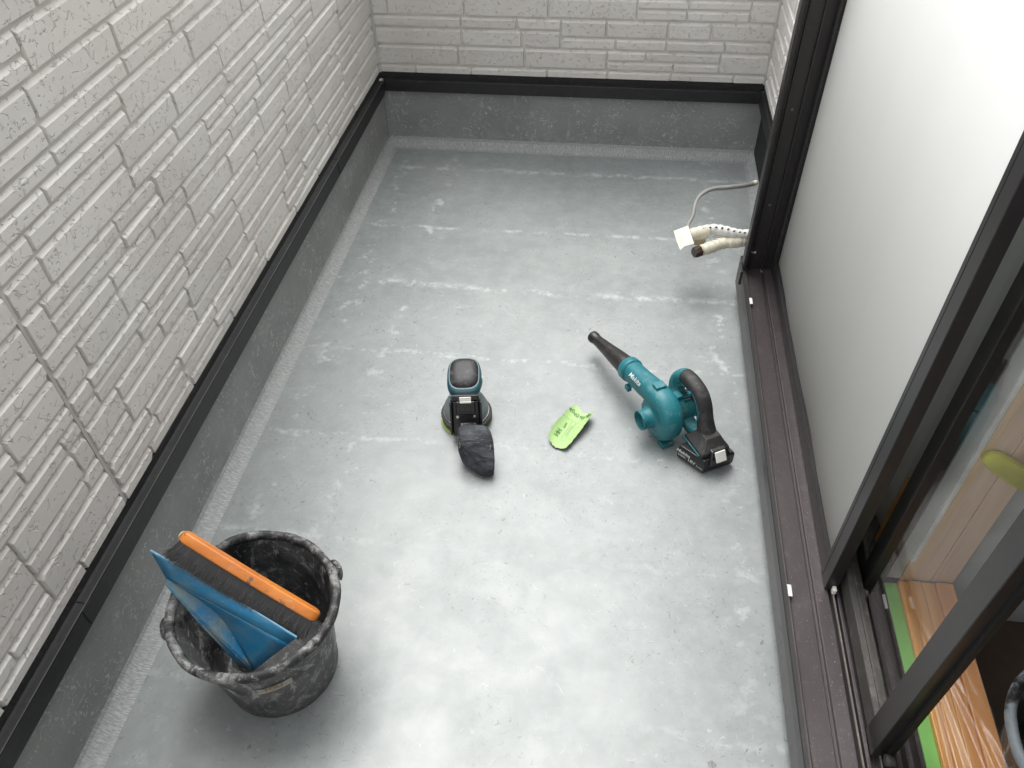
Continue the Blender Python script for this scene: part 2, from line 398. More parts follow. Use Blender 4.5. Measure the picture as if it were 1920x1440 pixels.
def bucket_mat():
    n = NT('plaster smeared black plastic')
    c = n.mix(n.ramp(n.noise(5, 4), .4, .6), (.014, .014, .015), (.030, .030, .031))
    veil = n.ramp(n.noise(8, 7, .68, n.mapp(loc=(1, 2, 3))), .40, .58)
    c = n.mix(n.math('MULTIPLY', veil, .6), c, (.19, .19, .188))
    streak = n.ramp(n.noise(22, 7, .72, n.mapp(scale=(1, 1, .55), rot=(.5, .3, 0)), 1.6), .52, .64)
    c = n.mix(n.math('MULTIPLY', streak, .75), c, (.38, .38, .37))
    fb = n.math('MAXIMUM', n.fibre(26, .016, .55, seed=4.0), n.fibre(44, .02, .58, seed=9.0))
    c = n.mix(n.math('MULTIPLY', fb, .5), c, (.5, .5, .49))
    blob = n.ramp(n.noise(45, 5, .6, n.mapp(loc=(7, 7, 0))), .66, .70)
    c = n.mix(n.math('MULTIPLY', blob, .7), c, (.48, .48, .46))
    h = n.math('ADD', streak, n.math('MULTIPLY', blob, 1.5))
    return n.set(Base_Color=c, Roughness=n.ramp(veil, 0, 1, .38, .7), Normal=n.bump(h, .35, .0012))
M['bucket'] = bucket_mat()
def rim_mat():
    n = NT('plaster caked bucket rim')
    a = n.ramp(n.noise(14, 8, .75), .44, .60)
    c = n.mix(a, (.020, .020, .021), (.25, .25, .245))
    b = n.ramp(n.noise(55, 5, .7), .55, .68); c = n.mix(n.math('MULTIPLY', b, .6), c, (.42, .42, .41))
    return n.set(Base_Color=c, Roughness=.65, Normal=n.bump(n.math('ADD', a, b), .5, .0015))
M['rim'] = rim_mat()
def smear_mat():
    n = NT('blue grey plaster smear over black rim')
    a = n.ramp(n.noise(9, 6, .65), .44, .52); b = n.noise(40, 5, .7)
    c = n.mix(a, (.015, .015, .016), n.mix(b, (.14, .17, .19), (.33, .36, .38)))
    return n.set(Base_Color=c, Roughness=.5, Normal=n.bump(n.math('ADD', a, b), .5, .003))
M['grey_smear'] = smear_mat()
def pan_mat(dirty):
    n = NT('blue plastic dustpan '+('dirty' if dirty else 'clean'))
    c = n.mix(n.ramp(n.noise(6, 4), .4, .6), (.014, .17, .35), (.025, .22, .42))
    v = n.mapp(scale=(1, 1, 1), rot=(0, .5, .6))
    g = n.ramp(n.noise(18, 7, .7, n.mapp(scale=(.3, 1, 1), vec=v)), .40, .62)
    c = n.mix(n.math('MULTIPLY', g, .85 if dirty else .38), c, (.22, .27, .25))
    sp = n.ramp(n.noise(160, 4, .6), .60, .68); c = n.mix(n.math('MULTIPLY', sp, .55 if dirty else .2), c, (.34, .37, .33))
    return n.set(Base_Color=c, Roughness=n.ramp(g, 0, 1, .33, .62), Normal=n.bump(n.noise(12, 3), .15, .004))
M['pan'] = pan_mat(False); M['pan_dirty'] = pan_mat(True)
M['pan_edge'] = simple('worn pale blue edge', (.10, .26, .38), .5, 0, .5, (.4, .45, .45), 60)
M['orange_wood'] = wood_mat('worn orange lacquered wood', (.52, .155, .022), (.64, .22, .04), (.2, 1, 1), .4, .85)
M['wood_end'] = simple('bare wood end', (.55, .45, .32), .7, 0, .4, (.2, .13, .07), 60)
def bristle_mat():
    n = NT('black bristle')
    return n.set(Base_Color=(.010, .0095, .009, 1), Roughness=.45)
M['bristle'] = bristle_mat(); M['bristle_grey'] = simple('grey bristle highlight', (.06, .055, .05), .6)  # the grey strands paint highlights among the black ones
M['sticker'] = simple('worn silver sticker', (.42, .40, .36), .4, .2, .5, (.32, .17, .06), 60)
M['sticker_print'] = simple('orange brown sticker print', (.28, .12, .04), .5, 0, .3)
M['tape_wrap'] = simple('cream wrapping tape', (.62, .58, .47), .55, 0, .35, (.36, .30, .22), 60, .4, 300)
M['mesh_wrap'] = simple('white netted insulation', (.70, .69, .65), .7, 0, .3, (.2, .17, .14), 110, .6, 300)
M['ribbed_hose'] = simple('tan pipe band', (.50, .42, .28), .55)
M['dark_brown'] = simple('dark brown cap', (.035, .022, .016), .35)
M['grey_cable'] = simple('grey cable sheath', (.27, .265, .25), .45)
M['masking'] = simple('cream masking tape', (.66, .62, .50), .6, bump=.3, bscale=120)
M['paper'] = simple('green sandpaper backing', (.36, .54, .22), .7, 0, .25, (.52, .64, .40), 30, .2, 250, .08)
M['grit'] = simple('dark grit', (.06, .06, .055), .9)
M['ink'] = simple('dark green print', (.12, .22, .07), .6)
M['debris'] = simple('clear crumpled film', (.16, .19, .17), .2, 0, .3, (.4, .44, .42), 30, coat=.6)
M['screw'] = simple('dull screw', (.12, .12, .11), .35, .8)

# ------------------------------------------------------------------ ground, balcony floor, upstands
XL, XR, YB, YN = -.885, .515, 2.80, -.95
mk('ground', MB().box(-60, 60, -60, 60, -3.1, -3.0), M['ground'], kind='structure')
fl = MB(); nx, ny = 2, 6
fl.box(XL+.02, XR-.02, YN, YB-.02, -.10, 0.0)
mk('floor', fl, M['floor'], kind='structure')
# coves (sanded chamfer between floor and upstand) and upstands
mk('cove', MB().extrude([(XL, .026), (XL+.004, .0175), (XL+.026, .001), (XL+.040, .0005), (XL+.02, -.02), (XL-.002, -.02)], YN, YB-.003), M['cove_y'], kind='structure')
mk('cove', MB().extrude([(XR, .026), (XR-.004, .0175), (XR-.026, .001), (XR-.040, .0005), (XR-.02, -.02), (XR+.002, -.02)], YN, YB-.0035), M['cove_y'], kind='structure')
mk('cove', MB().extrude([(YB, .030), (YB-.004, .020), (YB-.030, .002), (YB-.046, .0006), (YB-.02, -.02), (YB+.002, -.02)], XL+.0026, XR-.0026, 'x'), M['cove_x'], kind='structure')
mk('upstand', MB().box(XL-.02, XL, YN, YB+.02, .026, .25), M['upstand'], kind='structure')
mk('upstand', MB().box(XR, XR+.02, YN, YB+.02, .026, .098), M['upstand'], kind='structure')
mk('upstand', MB().box(XR+.0002, XR+.0202, 1.96, YB+.02, .0985, .25), M['upstand'], kind='structure')
mk('upstand', MB().box(XL+.0004, XR-.0004, YB, YB+.0195, .030, .25), M['upstand'], kind='structure')

# ------------------------------------------------------------------ siding walls
def siding_wall(name, label, org, udir, nrm, L, z0, z1, seed, joints=(), body=None, coping=None, hmax=None):
    """org: bottom corner, udir: along the wall, nrm: outwards. blocks stand .012 proud of a base sheet"""
    rnd = random.Random(seed); u = Vector(udir); nn = Vector(nrm); o = Vector(org); up = Vector((0, 0, 1))
    D = .012
    GD = .0055     # base sheet raised: grooves are 8.5 mm deep
    def P(a, z, d): return o+u*a+up*(z-o.z)+nn*d
    mb = MB(); back = -.13
    mb.loft([[P(0, z0, back), P(L, z0, back), P(L, z0, GD), P(0, z0, GD)], [P(0, z1, back), P(L, z1, back), P(L, z1, GD), P(0, z1, GD)]])
    wall = mk(name, mb, M['groove']); tag(wall, label, 'wall')
    def block(a0, a1, b0, b1):
        if a1-a0 < .02 or b1-b0 < .012: return
        t, s, bt = (.0080 if b1-b0 > .035 else .0068), .0028, .0020
        clip = [0, 0, 0, 0]
        for k in range(4):
            if rnd.random() < .13: clip[k] = rnd.uniform(.005, .011)
        def outline(i0, i1, j0, j1, cl):
            c0, c1, c2, c3 = [c*1.0 for c in cl]; e = .0006
            return [(i0+c0+e, j0), (i1-c1-e, j0), (i1, j0+c1*.9+e), (i1, j1-c2*.9-e), (i1-c2-e, j1), (i0+c3+e, j1), (i0, j1-c3*.9-e), (i0, j0+c0*.9+e)]
        base = [P(x, z, GD-.0005) for x, z in outline(a0, a1, b0, b1, clip)]
        jit = lambda: rnd.uniform(-.0006, .0006)
        dj = rnd.uniform(-.0012, .0012)
        top = [P(x+jit(), z+jit(), D+dj) for x, z in outline(a0+s, a1-s, b0+bt, b1-t, clip)]
        m2 = MB(); m2.add(base+top, [(i, (i+1) % 8, (i+1) % 8+8, i+8) for i in range(8)]+[tuple(range(8, 16))])
        mk('brick', m2, M['siding'], wall)
    def run(b0, b1, lo, hi):
        a = -rnd.uniform(0, .25)
        while a < L:
            ln = rnd.uniform(lo, hi); s0, s1 = max(a, 0)+.0015, min(a+ln, L)-.0015
            yield s0, s1
            a += ln
    def put(s0, s1, b0, b1):
        cuts = [s0]+[x for j in joints for x in (j-.0038, j+.0038) if s0 < j < s1]+[s1]
        for i in range(0, len(cuts)-1, 2): block(cuts[i], cuts[i+1], b0, b1)
    g = .0075
    z = z0; top = z1
    for s0, s1 in run(0, 0, .20, .29): put(s0, s1, z0, z0+.027)
    z = z0+.027+g; k = 0
    while z < top-.03:
        if k % 2 == 0:
            H = .064
            a = -rnd.uniform(0, .2)
            while a < L:
                ln = rnd.uniform(.22, .46); s0, s1 = max(a, 0), min(a+ln, L)
                if s1-s0 > .02:
                    if s1-s0 < .30: put(s0+.0015, s1-.0015, z, min(z+H, top))
                    else:
                        h1 = rnd.choice((.0300, .0265)); mid = s0+(s1-s0)*rnd.uniform(.35, .65); mid2 = s0+(s1-s0)*rnd.uniform(.3, .7)
                        for q0, q1 in ((s0, mid), (mid, s1)): put(q0+.0015, q1-.0015, z, min(z+h1, top))
                        if z+h1+g < top:
                            for q0, q1 in ((s0, mid2), (mid2, s1)): put(q0+.0015, q1-.0015, z+h1+g, min(z+H, top))
                a += ln
        else:
            H = .0945
            a = -rnd.uniform(0, .2)
            while a < L:
                ln = rnd.uniform(.24, .46); s0, s1 = max(a, 0), min(a+ln, L)
                if s1-s0 > .02:
                    hh = .033 if rnd.random() < .5 else .054
                    for q, (c0, c1) in enumerate(((z, z+hh), (z+hh+g, z+H))):
                        if c0 >= top: continue
                        c1 = min(c1, top)
                        if s1-s0 > .34 or (c1-c0 < .04 and s1-s0 > .30 and rnd.random() < .5):
                            mid = s0+(s1-s0)*rnd.uniform(.35, .65)
                            put(s0+.0015, mid-.0015, c0, c1); put(mid+.0015, s1-.0015, c0, c1)
                        else: put(s0+.0015, s1-.0015, c0, c1)
                a += ln
        z += H+g; k += 1
    for j in joints:
        m3 = MB(); m3.loft([[P(j-.0037, z0, .0003), P(j+.0037, z0, .0003), P(j+.0037, z0, .0095), P(j-.0037, z0, .0095)],
                            [P(j-.0037, z1, .0003), P(j+.0037, z1, .0003), P(j+.0037, z1, .0095), P(j-.0037, z1, .0095)]])
        mk('sealant_joint', m3, M['joint'], wall)
    return wall
Z0 = .282
wl = siding_wall('parapet_wall', 'long pale siding parapet wall along the left of the balcony floor', (XL-.012, .0, Z0), (0, 1, 0), (1, 0, 0), YB-.002, Z0, 1.15, 3, joints=(.822,))
wb = siding_wall('parapet_wall', 'short pale siding parapet wall across the far end of the balcony', (XL-.0, YB+.012, Z0), (1, 0, 0), (0, -1, 0), 1.385, Z0, .95, 11)
wr = siding_wall('house_wall', 'narrow strip of pale siding house wall behind the dark window jamb', (.512, 1.992, Z0), (0, 1, 0), (-1, 0, 0), .805, Z0, 2.45, 23)
mk('corner_sealant', MB().box(XL-.006, XL+.006, YB-.006, YB+.006, Z0, .95), M['joint'], wb, bevel=.002)
mk('corner_sealant', MB().box(.494, .506, YB-.0055, YB+.0065, Z0, .95), M['joint'], wb, bevel=.002)
mk('coping', MB().box(XL-.16, XL+.012, -.95, YB-.005, 1.1505, 1.175), M['coping'], wl)
mk('coping', MB().box(XL+.013, .52, YB-.004, YB+.16, .9505, .975), M['coping'], wb)
mk('plain_end', MB().box(XL-.14, XL-.0065, -.95, -.0005, Z0, 1.15), M['groove'], wl)
mk('lower_wall', MB().box(XL-.14, XL-.021, -.95, YB+.02, -.1, Z0-.001), M['rubber_gap'], wl)
mk('lower_wall', MB().box(XL-.14, .60, YB+.021, YB+.14, -.1, Z0-.001), M['rubber_gap'], wb)
# flashing: ledge and drip face, in lengths
def flash_y(x, y0, y1, s, wall, zt=.262, zb=.216):
    p = [(x-.045*s, zt+.006), (x-.012*s, zt+.001), (x, zt), (x+.001*s, zt-.003), (x+.001*s, zb), (x-.002*s, zb-.001), (x-.002*s, zt-.006), (x-.045*s, zt-.002)]
    return mk('flashing', MB().extrude(p, y0, y1), M['flash'], wall)
flash_y(XL+.018, -.95, .6145, 1, wl); flash_y(XL+.018, .616, 2.1845, 1, wl); flash_y(XL+.0185, 2.187, YB-.0305, 1, wl)
p = [(YB-.018+.045, .268), (YB-.018+.012, .263), (YB-.018, .262), (YB-.019, .259), (YB-.019, .219), (YB-.016, .218), (YB-.016, .256), (YB-.018+.045, .260)]
mk('flashing', MB().extrude(p, XL+.0145, .491, 'x'), M['flash'], wb)
flash_y(.492, 1.985, YB-.0195, -1, wr)
# dusty dark gap under the blocks
mk('gap_sealant', MB().box(XL-.03, XL-.0005, -.95, YB-.004, .262, Z0-.0005), M['rubber_gap'], wl)
mk('gap_sealant', MB().box(XL+.001, .499, YB+.0005, YB+.025, .262, Z0-.0008), M['rubber_gap'], wb)
mk('gap_sealant', MB().box(.5005, .53, 1.992, YB-.002, .262, Z0-.0011), M['rubber_gap'], wr)
mk('wall_end', MB().box(.5125, .66, 1.99, 2.96, 0.0, Z0-.0012), M['rubber_gap'], wr)
mk('flashing_glint', MB().box(XL+.0172, XL+.0184, -.95, YB-.032, .2622, .2628), M['edge_glint'], wl)  # thin pale strip standing in for the bright line on the ledge edge
for y in (.614, 2.185):
    mk('joint_lap', MB().box(XL+.0185, XL+.0205, y-.014, y+.014, .219, .2625), M['flash'], wl)

# near end of the balcony (behind the camera) and the house around the window
o = mk('near_parapet_wall', MB().box(XL-.14, .64, -1.09, -.96, -.1, 1.15), M['groove']); tag(o, 'plain pale parapet wall closing the near end of the balcony', 'wall')
hw = mk('house_wall', MB().box(.53, .64, -3.0, 3.0, 2.14, 2.45), M['groove']); tag(hw, 'pale house wall above the sliding window opening', 'wall')
mk('wall_panel', MB().box(.5362, .64, -.95, 1.99, -.1, .098), M['groove'], hw)
mk('wall_panel', MB().box(.5363, .64, -3.0, -1.09, -.1, 2.139), M['groove'], hw)

# ------------------------------------------------------------------ interior room
mk('room_floor', MB().box(.70, 3.6, -2.5, 3.0, -.06, .0), M['room_floor'], kind='structure')
rw = mk('room_walls', MB().box(3.6, 3.7, -2.6, 3.1, -.06, 2.45).box(.66, 3.6, -2.6, -2.5, -.06, 2.45).box(.66, 3.6, 3.0, 3.1, -.06, 2.45), M['room_wall'], kind='structure')
mk('room_ceiling', MB().box(.641, 3.7, -2.6, 3.1, 2.4505, 2.5), M['room_wall'], kind='structure')
# partition edge and wood casing standing on the inner sill
pw = empty('interior_partition', (.66, .93, .13), 'interior partition edge with pinkish wood casing and white strip seen through the glass', 'partition')
mk('wallpaper_face', MB().box(.582, .6055, .912, .935, .142, 2.13), M['wallpaper'], pw)
mk('corner_bead', MB().box(.606, .614, .907, .936, .205, 2.13), M['white_cap'], pw, bevel=.001)
mk('bead_foot', MB().box(.606, .614, .9075, .9355, .142, .2045), M['wood_tan'], pw)
mk('casing_board', MB().box(.6143, .628, .9085, 1.0, .142, 2.13), M['wood_tan'], pw)
mk('casing_board', MB().box(.6283, .662, .9105, 1.0, .142, 2.13), M['wood_case'], pw, bevel=.0008)
mk('casing_board', MB().box(.6635, .703, .9105, 1.0, .142, 2.13), M['wood_case'], pw, bevel=.0008)
mk('return_wall', MB().box(.7035, 1.6, .93, 1.0, 0.0005, 2.13), M['wallpaper'], pw)
# second timber further along, seen between the stiles
tc = mk('timber_post', MB().box(.5660, .5715, .950, .985, .142, .36), M['wood_sill'], None, bevel=.002); tag(tc, 'short orange timber post behind the glass between the two dark stiles', 'post')
# curtain
cm = MB(); rows = []
for j in range(2):
    rows.append([(.580+.005*math.sin(i*.55)+.003*math.sin(i*.23+1), .955+i*.0158, .16+j*1.9) for i in range(62)])
cm.add([q for r in rows for q in r], [(i, i+1, i+63, i+62) for i in range(61)])
cu = mk('curtain', cm, M['curtain'], None, smooth=True, solid=.001); tag(cu, 'white curtain hanging inside behind the far half of the window', 'curtain')
# wooden inner sill
ws = empty('window_board', (.65, .0, .13), 'varnished orange wooden window board inside the sliding window', 'window board')
for x0, x1, zt in ((.6005, .6185, .1465), (.6190, .642, .150), (.6425, .667, .148), (.6675, .700, .152)):
    mk('board', MB().box(x0, x1, -.95, .905, .02, zt), M['wood_sill'], ws, bevel=.0025)
gt = mk('green_tape', MB().box(.5775, .6, -.9, .903, .134, .1365), M['green_tape'], None); tag(gt, 'long strip of green masking tape along the inner edge of the window frame', 'tape')
# masking film, creased and pulled to the tape's far corner
fm = MB(); NU, NV = 46, 60; apex = Vector((.606, .89))
rf = random.Random(5); ph = [(rf.uniform(6, 40), rf.uniform(0, 6.28), rf.uniform(.3, 1)) for _ in range(6)]
for j in range(NV+1):
    for i in range(NU+1):
        u = i/NU; v = j/NV; y = .90-.98*v; x = .601+.095*u*(1 if v > .05 else 1)
        dx, dy = x-apex.x, y-apex.y; th = math.atan2(dx, -dy+.01); r = math.hypot(dx, dy)
        hgt = sum(a*math.sin(f_*th*3+p_) for f_, p_, a in ph)*min(.0018, r*.012)
        hgt += .0012*math.sin(x*260+2.2*math.sin(y*9))+.0010*math.sin(x*130+y*17)
        x += .004*math.sin(y*13)*u
        fm.v.append((x, y, .1565+hgt+.004*math.exp(-r*18)))
for j in range(NV):
    for i in range(NU):
        a = j*(NU+1)+i; fm.f.append((a, a+1, a+NU+2, a+NU+1))
fo = mk('masking_film', fm, M['film'], None, smooth=True, angle=180); tag(fo, 'clear creased masking film spread over the wooden window board', 'film')
# yellow green pad on the casing
pm = MB(); ax_, ay_ = Vector((.09, 0, -.062)).normalized(), Vector((.062, 0, .09)).normalized()
rings = []
for k, (dy, sc) in enumerate(((0, .93), (-.004, 1.0), (-.010, 1.0), (-.014, .9))):
    rings.append(ring((.672, .9075+dy, .488), ax_, ay_, .066*sc, .019*sc, 3.0, 24))
pm.loft(rings); po = mk('pad', pm, M['pad'], None, smooth=True); tag(po, 'yellow green oblong pad stuck aslant on the wood casing behind the glass', 'pad')

# ------------------------------------------------------------------ window frame: sill, jamb
wf = empty('window_frame', (.45, .5, .1), 'dark bronze window frame with ribbed sill track and far jamb', 'window frame')
prof = [(.386, .035), (.386, .127), (.3885, .1285), (.3955, .1285), (.397, .1265), (.397, .119), (.4385, .1175), (.4398, .1165), (.4402, .109), (.4475, .109), (.448, .1185),
        (.4495, .1195), (.4725, .1195), (.4735, .118), (.4738, .106), (.4785, .106), (.479, .121), (.4800, .1225), (.4828, .1225), (.4836, .121), (.484, .106), (.4885, .106),
        (.489, .119), (.4905, .120), (.4945, .120), (.495, .104), (.5075, .104), (.508, .126), (.5115, .126), (.512, .104), (.531, .104), (.5315, .1225), (.5345, .124), (.5375, .1225),
        (.538, .105), (.552, .105), (.5525, .127), (.556, .127), (.5565, .106), (.570, .106), (.5705, .1335), (.6003, .1335), (.6003, .035)]
mk('sill_track', MB().extrude(prof, -.95, 1.9785), M['sill'], wf)
mk('nose_lip', MB().extrude([(.3825, .10), (.3825, .1295), (.3845, .1315), (.3915, .1315), (.3915, .1292), (.3852, .1287), (.3852, .10)], -.95, 1.928), M['bronze'], wf)
mk('track_ridge', MB().extrude([(.4796, .1227), (.4806, .1245), (.4822, .1245), (.4832, .1227)], -.95, 1.92), M['track_dust'], wf)
mk('track_ridge', MB().extrude([(.5083, .1262), (.5090, .1285), (.5104, .1285), (.5112, .1262)], -.95, .60), M['track_dust'], wf)
# jamb: stepped profile in x,y extruded up
def jamb(yf, s):
    m = MB(); pr = [(.3845, 0), (.3845, -.030), (.387, -.032), (.3925, -.032), (.3935, -.030), (.3935, -.006), (.406, -.006), (.4065, -.013), (.4085, -.013), (.409, -.006),
                    (.440, -.006), (.4405, -.016), (.4445, -.016), (.445, -.006), (.4725, -.006), (.473, -.018), (.476, -.018), (.4765, -.004), (.506, -.004), (.5065, -.016), (.5095, -.016), (.510, -.004), (.60, -.004), (.60, .052), (.498, .052), (.498, 0)]
    v0 = [(x, yf+y*s, .12) for x, y in pr]; v1 = [(x, yf+y*s, 2.13) for x, y in pr]; m.loft([v0, v1])
    return mk('jamb', m, M['bronze'], wf)
jamb(1.937, 1); jamb(-.99, -1)
mk('head', MB().box(.3845, .60, -.99, 1.99, 2.1305, 2.139), M['bronze'], wf)
mk('lip_end_cap', MB().box(.3775, .3842, 1.885, 1.935, .093, .138), M['bronze'], wf, bevel=.001)
for y in (1.765, .868, -.1): mk('hole_cap', MB().box(.3935, .4015, y-.013, y+.013, .1285, .1312), M['white_cap'], wf, bevel=.001)
mk('hole_cap', MB().box(.568, .5735, .845, .875, .134, .139), M['white_cap'], wf, bevel=.001)
for z in (.60, .33, 1.05):
    m = MB(); disc_lathe(m, (.424, 1.9305, z), (0, -1, 0), [(.0045, 0), (.0045, .0015), (.003, .0022)], 14, True, True); mk('screw', m, M['screw'], wf, smooth=True)
m = MB(); m.box(.404, .416, 1.927, 1.9305, .175, .178); mk('clip', m, M['offwhite'], wf)

# ------------------------------------------------------------------ sashes
def sash(name, label, cat, xo, xi, ya, yb, sw_a, sw_b, zb, rh, pane_x, pane_mat, pane_name, group=None, groove=False):
    """ya = near edge, yb = far edge"""
    e = empty(name, ((xo+xi)/2, (ya+yb)/2, zb), label, cat, group)
    zt = 2.12
    for y0, y1 in ((ya, ya+sw_a), (yb-sw_b, yb)):
        m = MB(); b = .0012
        pr = [(xo+b, y0), (xo, y0+b)]
        if groove:
            g = y0+.031 if y0 == ya else y0+.02
            pr = [(xo+b, y0), (xo, y0+b), (xo, g-.001), (xo+.002, g-.0008), (xo+.002, g+.0008), (xo, g+.001), (xo, y1-b), (xo+b, y1), (xi, y1), (xi, y0)]
        else:
            pr += [(xo, y1-b), (xo+b, y1), (xi, y1), (xi, y0)]
        m.loft([[(x, y, zb-.004) for x, y in pr], [(x, y, zt) for x, y in pr]]); mk('stile', m, M['bronze'], e)
    m = MB(); m.extrude([(xo+.002, zb), (xo+.002, zb+rh-.001), (xo+.003, zb+rh), (pane_x-.002, zb+rh), (pane_x-.002, zb+rh+.004), (pane_x+.004, zb+rh+.004), (pane_x+.004, zb+rh), (xi-.001, zb+rh), (xi-.001, zb)], ya+sw_a, yb-sw_b)
    mk('bottom_rail', m, M['bronze'] if groove else M['rail_dusty'], e)
    mk('top_rail', MB().box(xo+.002, xi-.001, ya+sw_a, yb-sw_b, zt-.06, zt), M['bronze'], e)
    mk('gasket', MB().box(pane_x-.0035, pane_x-.0025+.006, ya+sw_a, ya+sw_a+.004, zb+rh+.0045, zt-.0605), M['black'], e)
    mk('gasket', MB().box(pane_x-.0035, pane_x-.0025+.006, yb-sw_b-.004, yb-sw_b, zb+rh+.0045, zt-.0605), M['black'], e)
    if groove:
        g_ = MB(); ny_ = 90
        for q_ in range(2):
            for i_ in range(ny_+1):
                y_ = ya+sw_a+(yb-sw_b-ya-sw_a)*i_/ny_; ed = min(1, min(i_, ny_-i_)/20)
                g_.v.append((pane_x+ed*(.0016*math.sin(y_*11+1.2*q_)+.0006*math.sin(y_*25+.6+.8*q_)+.0001*math.sin(y_*75+2)), y_, (zb+rh, zt-.06)[q_]))
        g_.f = [(i_, i_+1, i_+ny_+2, i_+ny_+1) for i_ in range(ny_)]
        mk(pane_name, g_, pane_mat, e, smooth=True, solid=.0006)
    else: mk(pane_name, MB().box(pane_x, pane_x+.001, ya+sw_a, yb-sw_b, zb+rh, zt-.06), pane_mat, e)
    return e
sc = sash('insect_screen', 'large pale fine mesh insect screen in the outermost track beside the balcony', 'insect screen', .4665, .4895, .884, 1.925, .0435, .022, .1255, .036, .4780, M['screen'], 'mesh_panel', groove=True)
mk('brush_seal', MB().box(.4895, .4915, .8875, .893, .13, 2.1), M['black'], sc)
mk('roller', MB().box(.4775, .4855, .872, .8838, .1235, .138), M['offwhite'], sc, bevel=.002)
sa = sash('glass_sash', 'clear glass sliding sash nearest the camera, slid half open', 'sliding sash', .4960, .5240, .572, 1.46, .046, .045, .1245, .045, .510, M['glass'], 'pane')
m = MB(); disc_lathe(m, (.507, .556, .150), (1, 0, 0), [(.002, 0), (.0095, .001), (.0105, .004), (.0105, .011), (.009, .014)], 20, True, True); mk('roller', m, M['grip'], sa, smooth=True)
mk('edge_seal', MB().box(.5135, .5225, .5635, .5718, .128, 2.11), M['black'], sa)
sb = sash('glass_sash', 'clear glass sliding sash in the inner track behind the mesh screen', 'sliding sash', .5380, .5640, 0.888, 1.93, .036, .045, .1255, .045, .551, M['glass'], 'pane')

# ------------------------------------------------------------------ pipe bundle from the wall beyond the jamb
pb = empty('pipe_bundle', (.46, 2.05, .15), 'cream taped air conditioning pipes poking out past the dark window jamb', 'pipes')
pts = catmull([(.515, 2.085, .165), (.4037, 2.020, .160), (.3719, 2.0017, .160), (.3311, 1.9946, .158), (.2966, 1.9745, .155), (.2711, 1.9615, .152)], 5)
m = MB(); tube(m, pts, [.0165+.0009*math.sin(i*1.3) for i in range(len(pts))], 18, cap1=True); mk('taped_pipe', m, M['tape_wrap'], pb, smooth=True, angle=180)
for k in range(9):
    i = 3+k*2.4; p0 = Vector(pts[int(i)]); d = (Vector(pts[min(int(i)+1, len(pts)-1)])-p0).normalized()
    m = MB(); disc_lathe(m, p0, d+Vector((0, .1, .25)), [(.0166, -.006), (.0180, -.005), (.0180, .005), (.0166, .006)], 20); mk('tape_turn', m, M['tape_wrap'], pb, smooth=True)
pts2 = catmull([(.515, 2.09, .172), (.4063, 2.0224, .175), (.3691, 2.0113, .180), (.3342, 2.0128, .187), (.3006, 2.0188, .187), (.2671, 2.0139, .182), (.2371, 2.0061, .175)], 6)
m = MB(); tube(m, pts2, [.0150+.0013*math.sin(i*1.9) for i in range(len(pts2))], 18); mk('netted_pipe', m, M['mesh_wrap'], pb, smooth=True, angle=180)
for k in range(2, len(pts2)-6, 3):                                          # dark openings of the netting
    p0 = Vector(pts2[k])+Vector((0, -.0080, .0125)); m = MB(); m.loft([ring(p0+Vector((0, -.0004, .0006))*j, (1, .2, 0), (0, .85, .55), .0036, .0022, 2, 8) for j in (0, 3)]); mk('net_opening', m, M['dark_brown'], pb)
m = MB()
d = Vector((-1, -.10, -.20)).normalized(); c0 = Vector((.290, 2.012, .184))
prof_ = []
for i in range(13): prof_ += [(.0165, i*.0042), (.0180, i*.0042+.0015), (.0180, i*.0042+.003)]
disc_lathe(m, c0, d, prof_, 20, True, True); mk('ribbed_sleeve', m, M['tape_wrap'], pb, smooth=True)
m = MB(); disc_lathe(m, (.282, 2.028, .140), Vector((-1, -.2, .05)), [(.012, 0), (.013, .002), (.013, .03), (.011, .032)], 18, True, True); mk('pipe_end', m, M['ribbed_hose'], pb, smooth=True)
m = MB(); disc_lathe(m, (.2715, 1.9620, .152), Vector((-1, -.5, -.1)), [(.0150, 0), (.0160, .002), (.0160, .006), (.006, .007), (.006, .013)], 18, True, True); mk('copper_neck', m, M['ribbed_hose'], pb, smooth=True)
m = MB(); disc_lathe(m, (.2665, 1.9595, .1515), Vector((-1, -.6, -.1)), [(.0165, 0), (.0172, .002), (.0168, .020), (.014, .024)], 7, True, True); mk('end_cap', m, M['dark_brown'], pb, bevel=.001)
# folded masking tape tab
m = MB(); tp_ = [(.1876, 2.0168, .175), (.2279, 2.0304, .187), (.2440, 1.9566, .176), (.218, 1.952, .168), (.2069, 1.9437, .160), (.196, 1.978, .168), (.2135, 1.982, .184)]
m.add(tp_, [(0, 5, 6), (0, 6, 1), (1, 6, 2), (6, 3, 2), (6, 5, 3), (5, 4, 3)]); mk('tape_tab', m, M['masking'], pb, solid=.0015)
# grey cable
cp = catmull([(.232, 2.01, .172), (.2292, 2.0444, .178), (.2453, 2.1051, .175), (.2576, 2.1876, .17), (.2786, 2.2463, .165), (.3144, 2.2901, .16), (.3661, 2.3211, .15), (.4226, 2.3557, .14), (.4536, 2.3782, .135)], 6)
m = MB(); tube(m, cp, [.0052]*20+[.0052+.0026*min(1, i/14) for i in range(len(cp)-20)], 10, asp=1.0); mk('cable', m, M['grey_cable'], pb, smooth=True)
m = MB(); tube(m, [(.4530, 2.378, .135), (.4638, 2.3866, .136)], .0088, 10); mk('cable_end', m, M['tape_wrap'], pb, smooth=True)

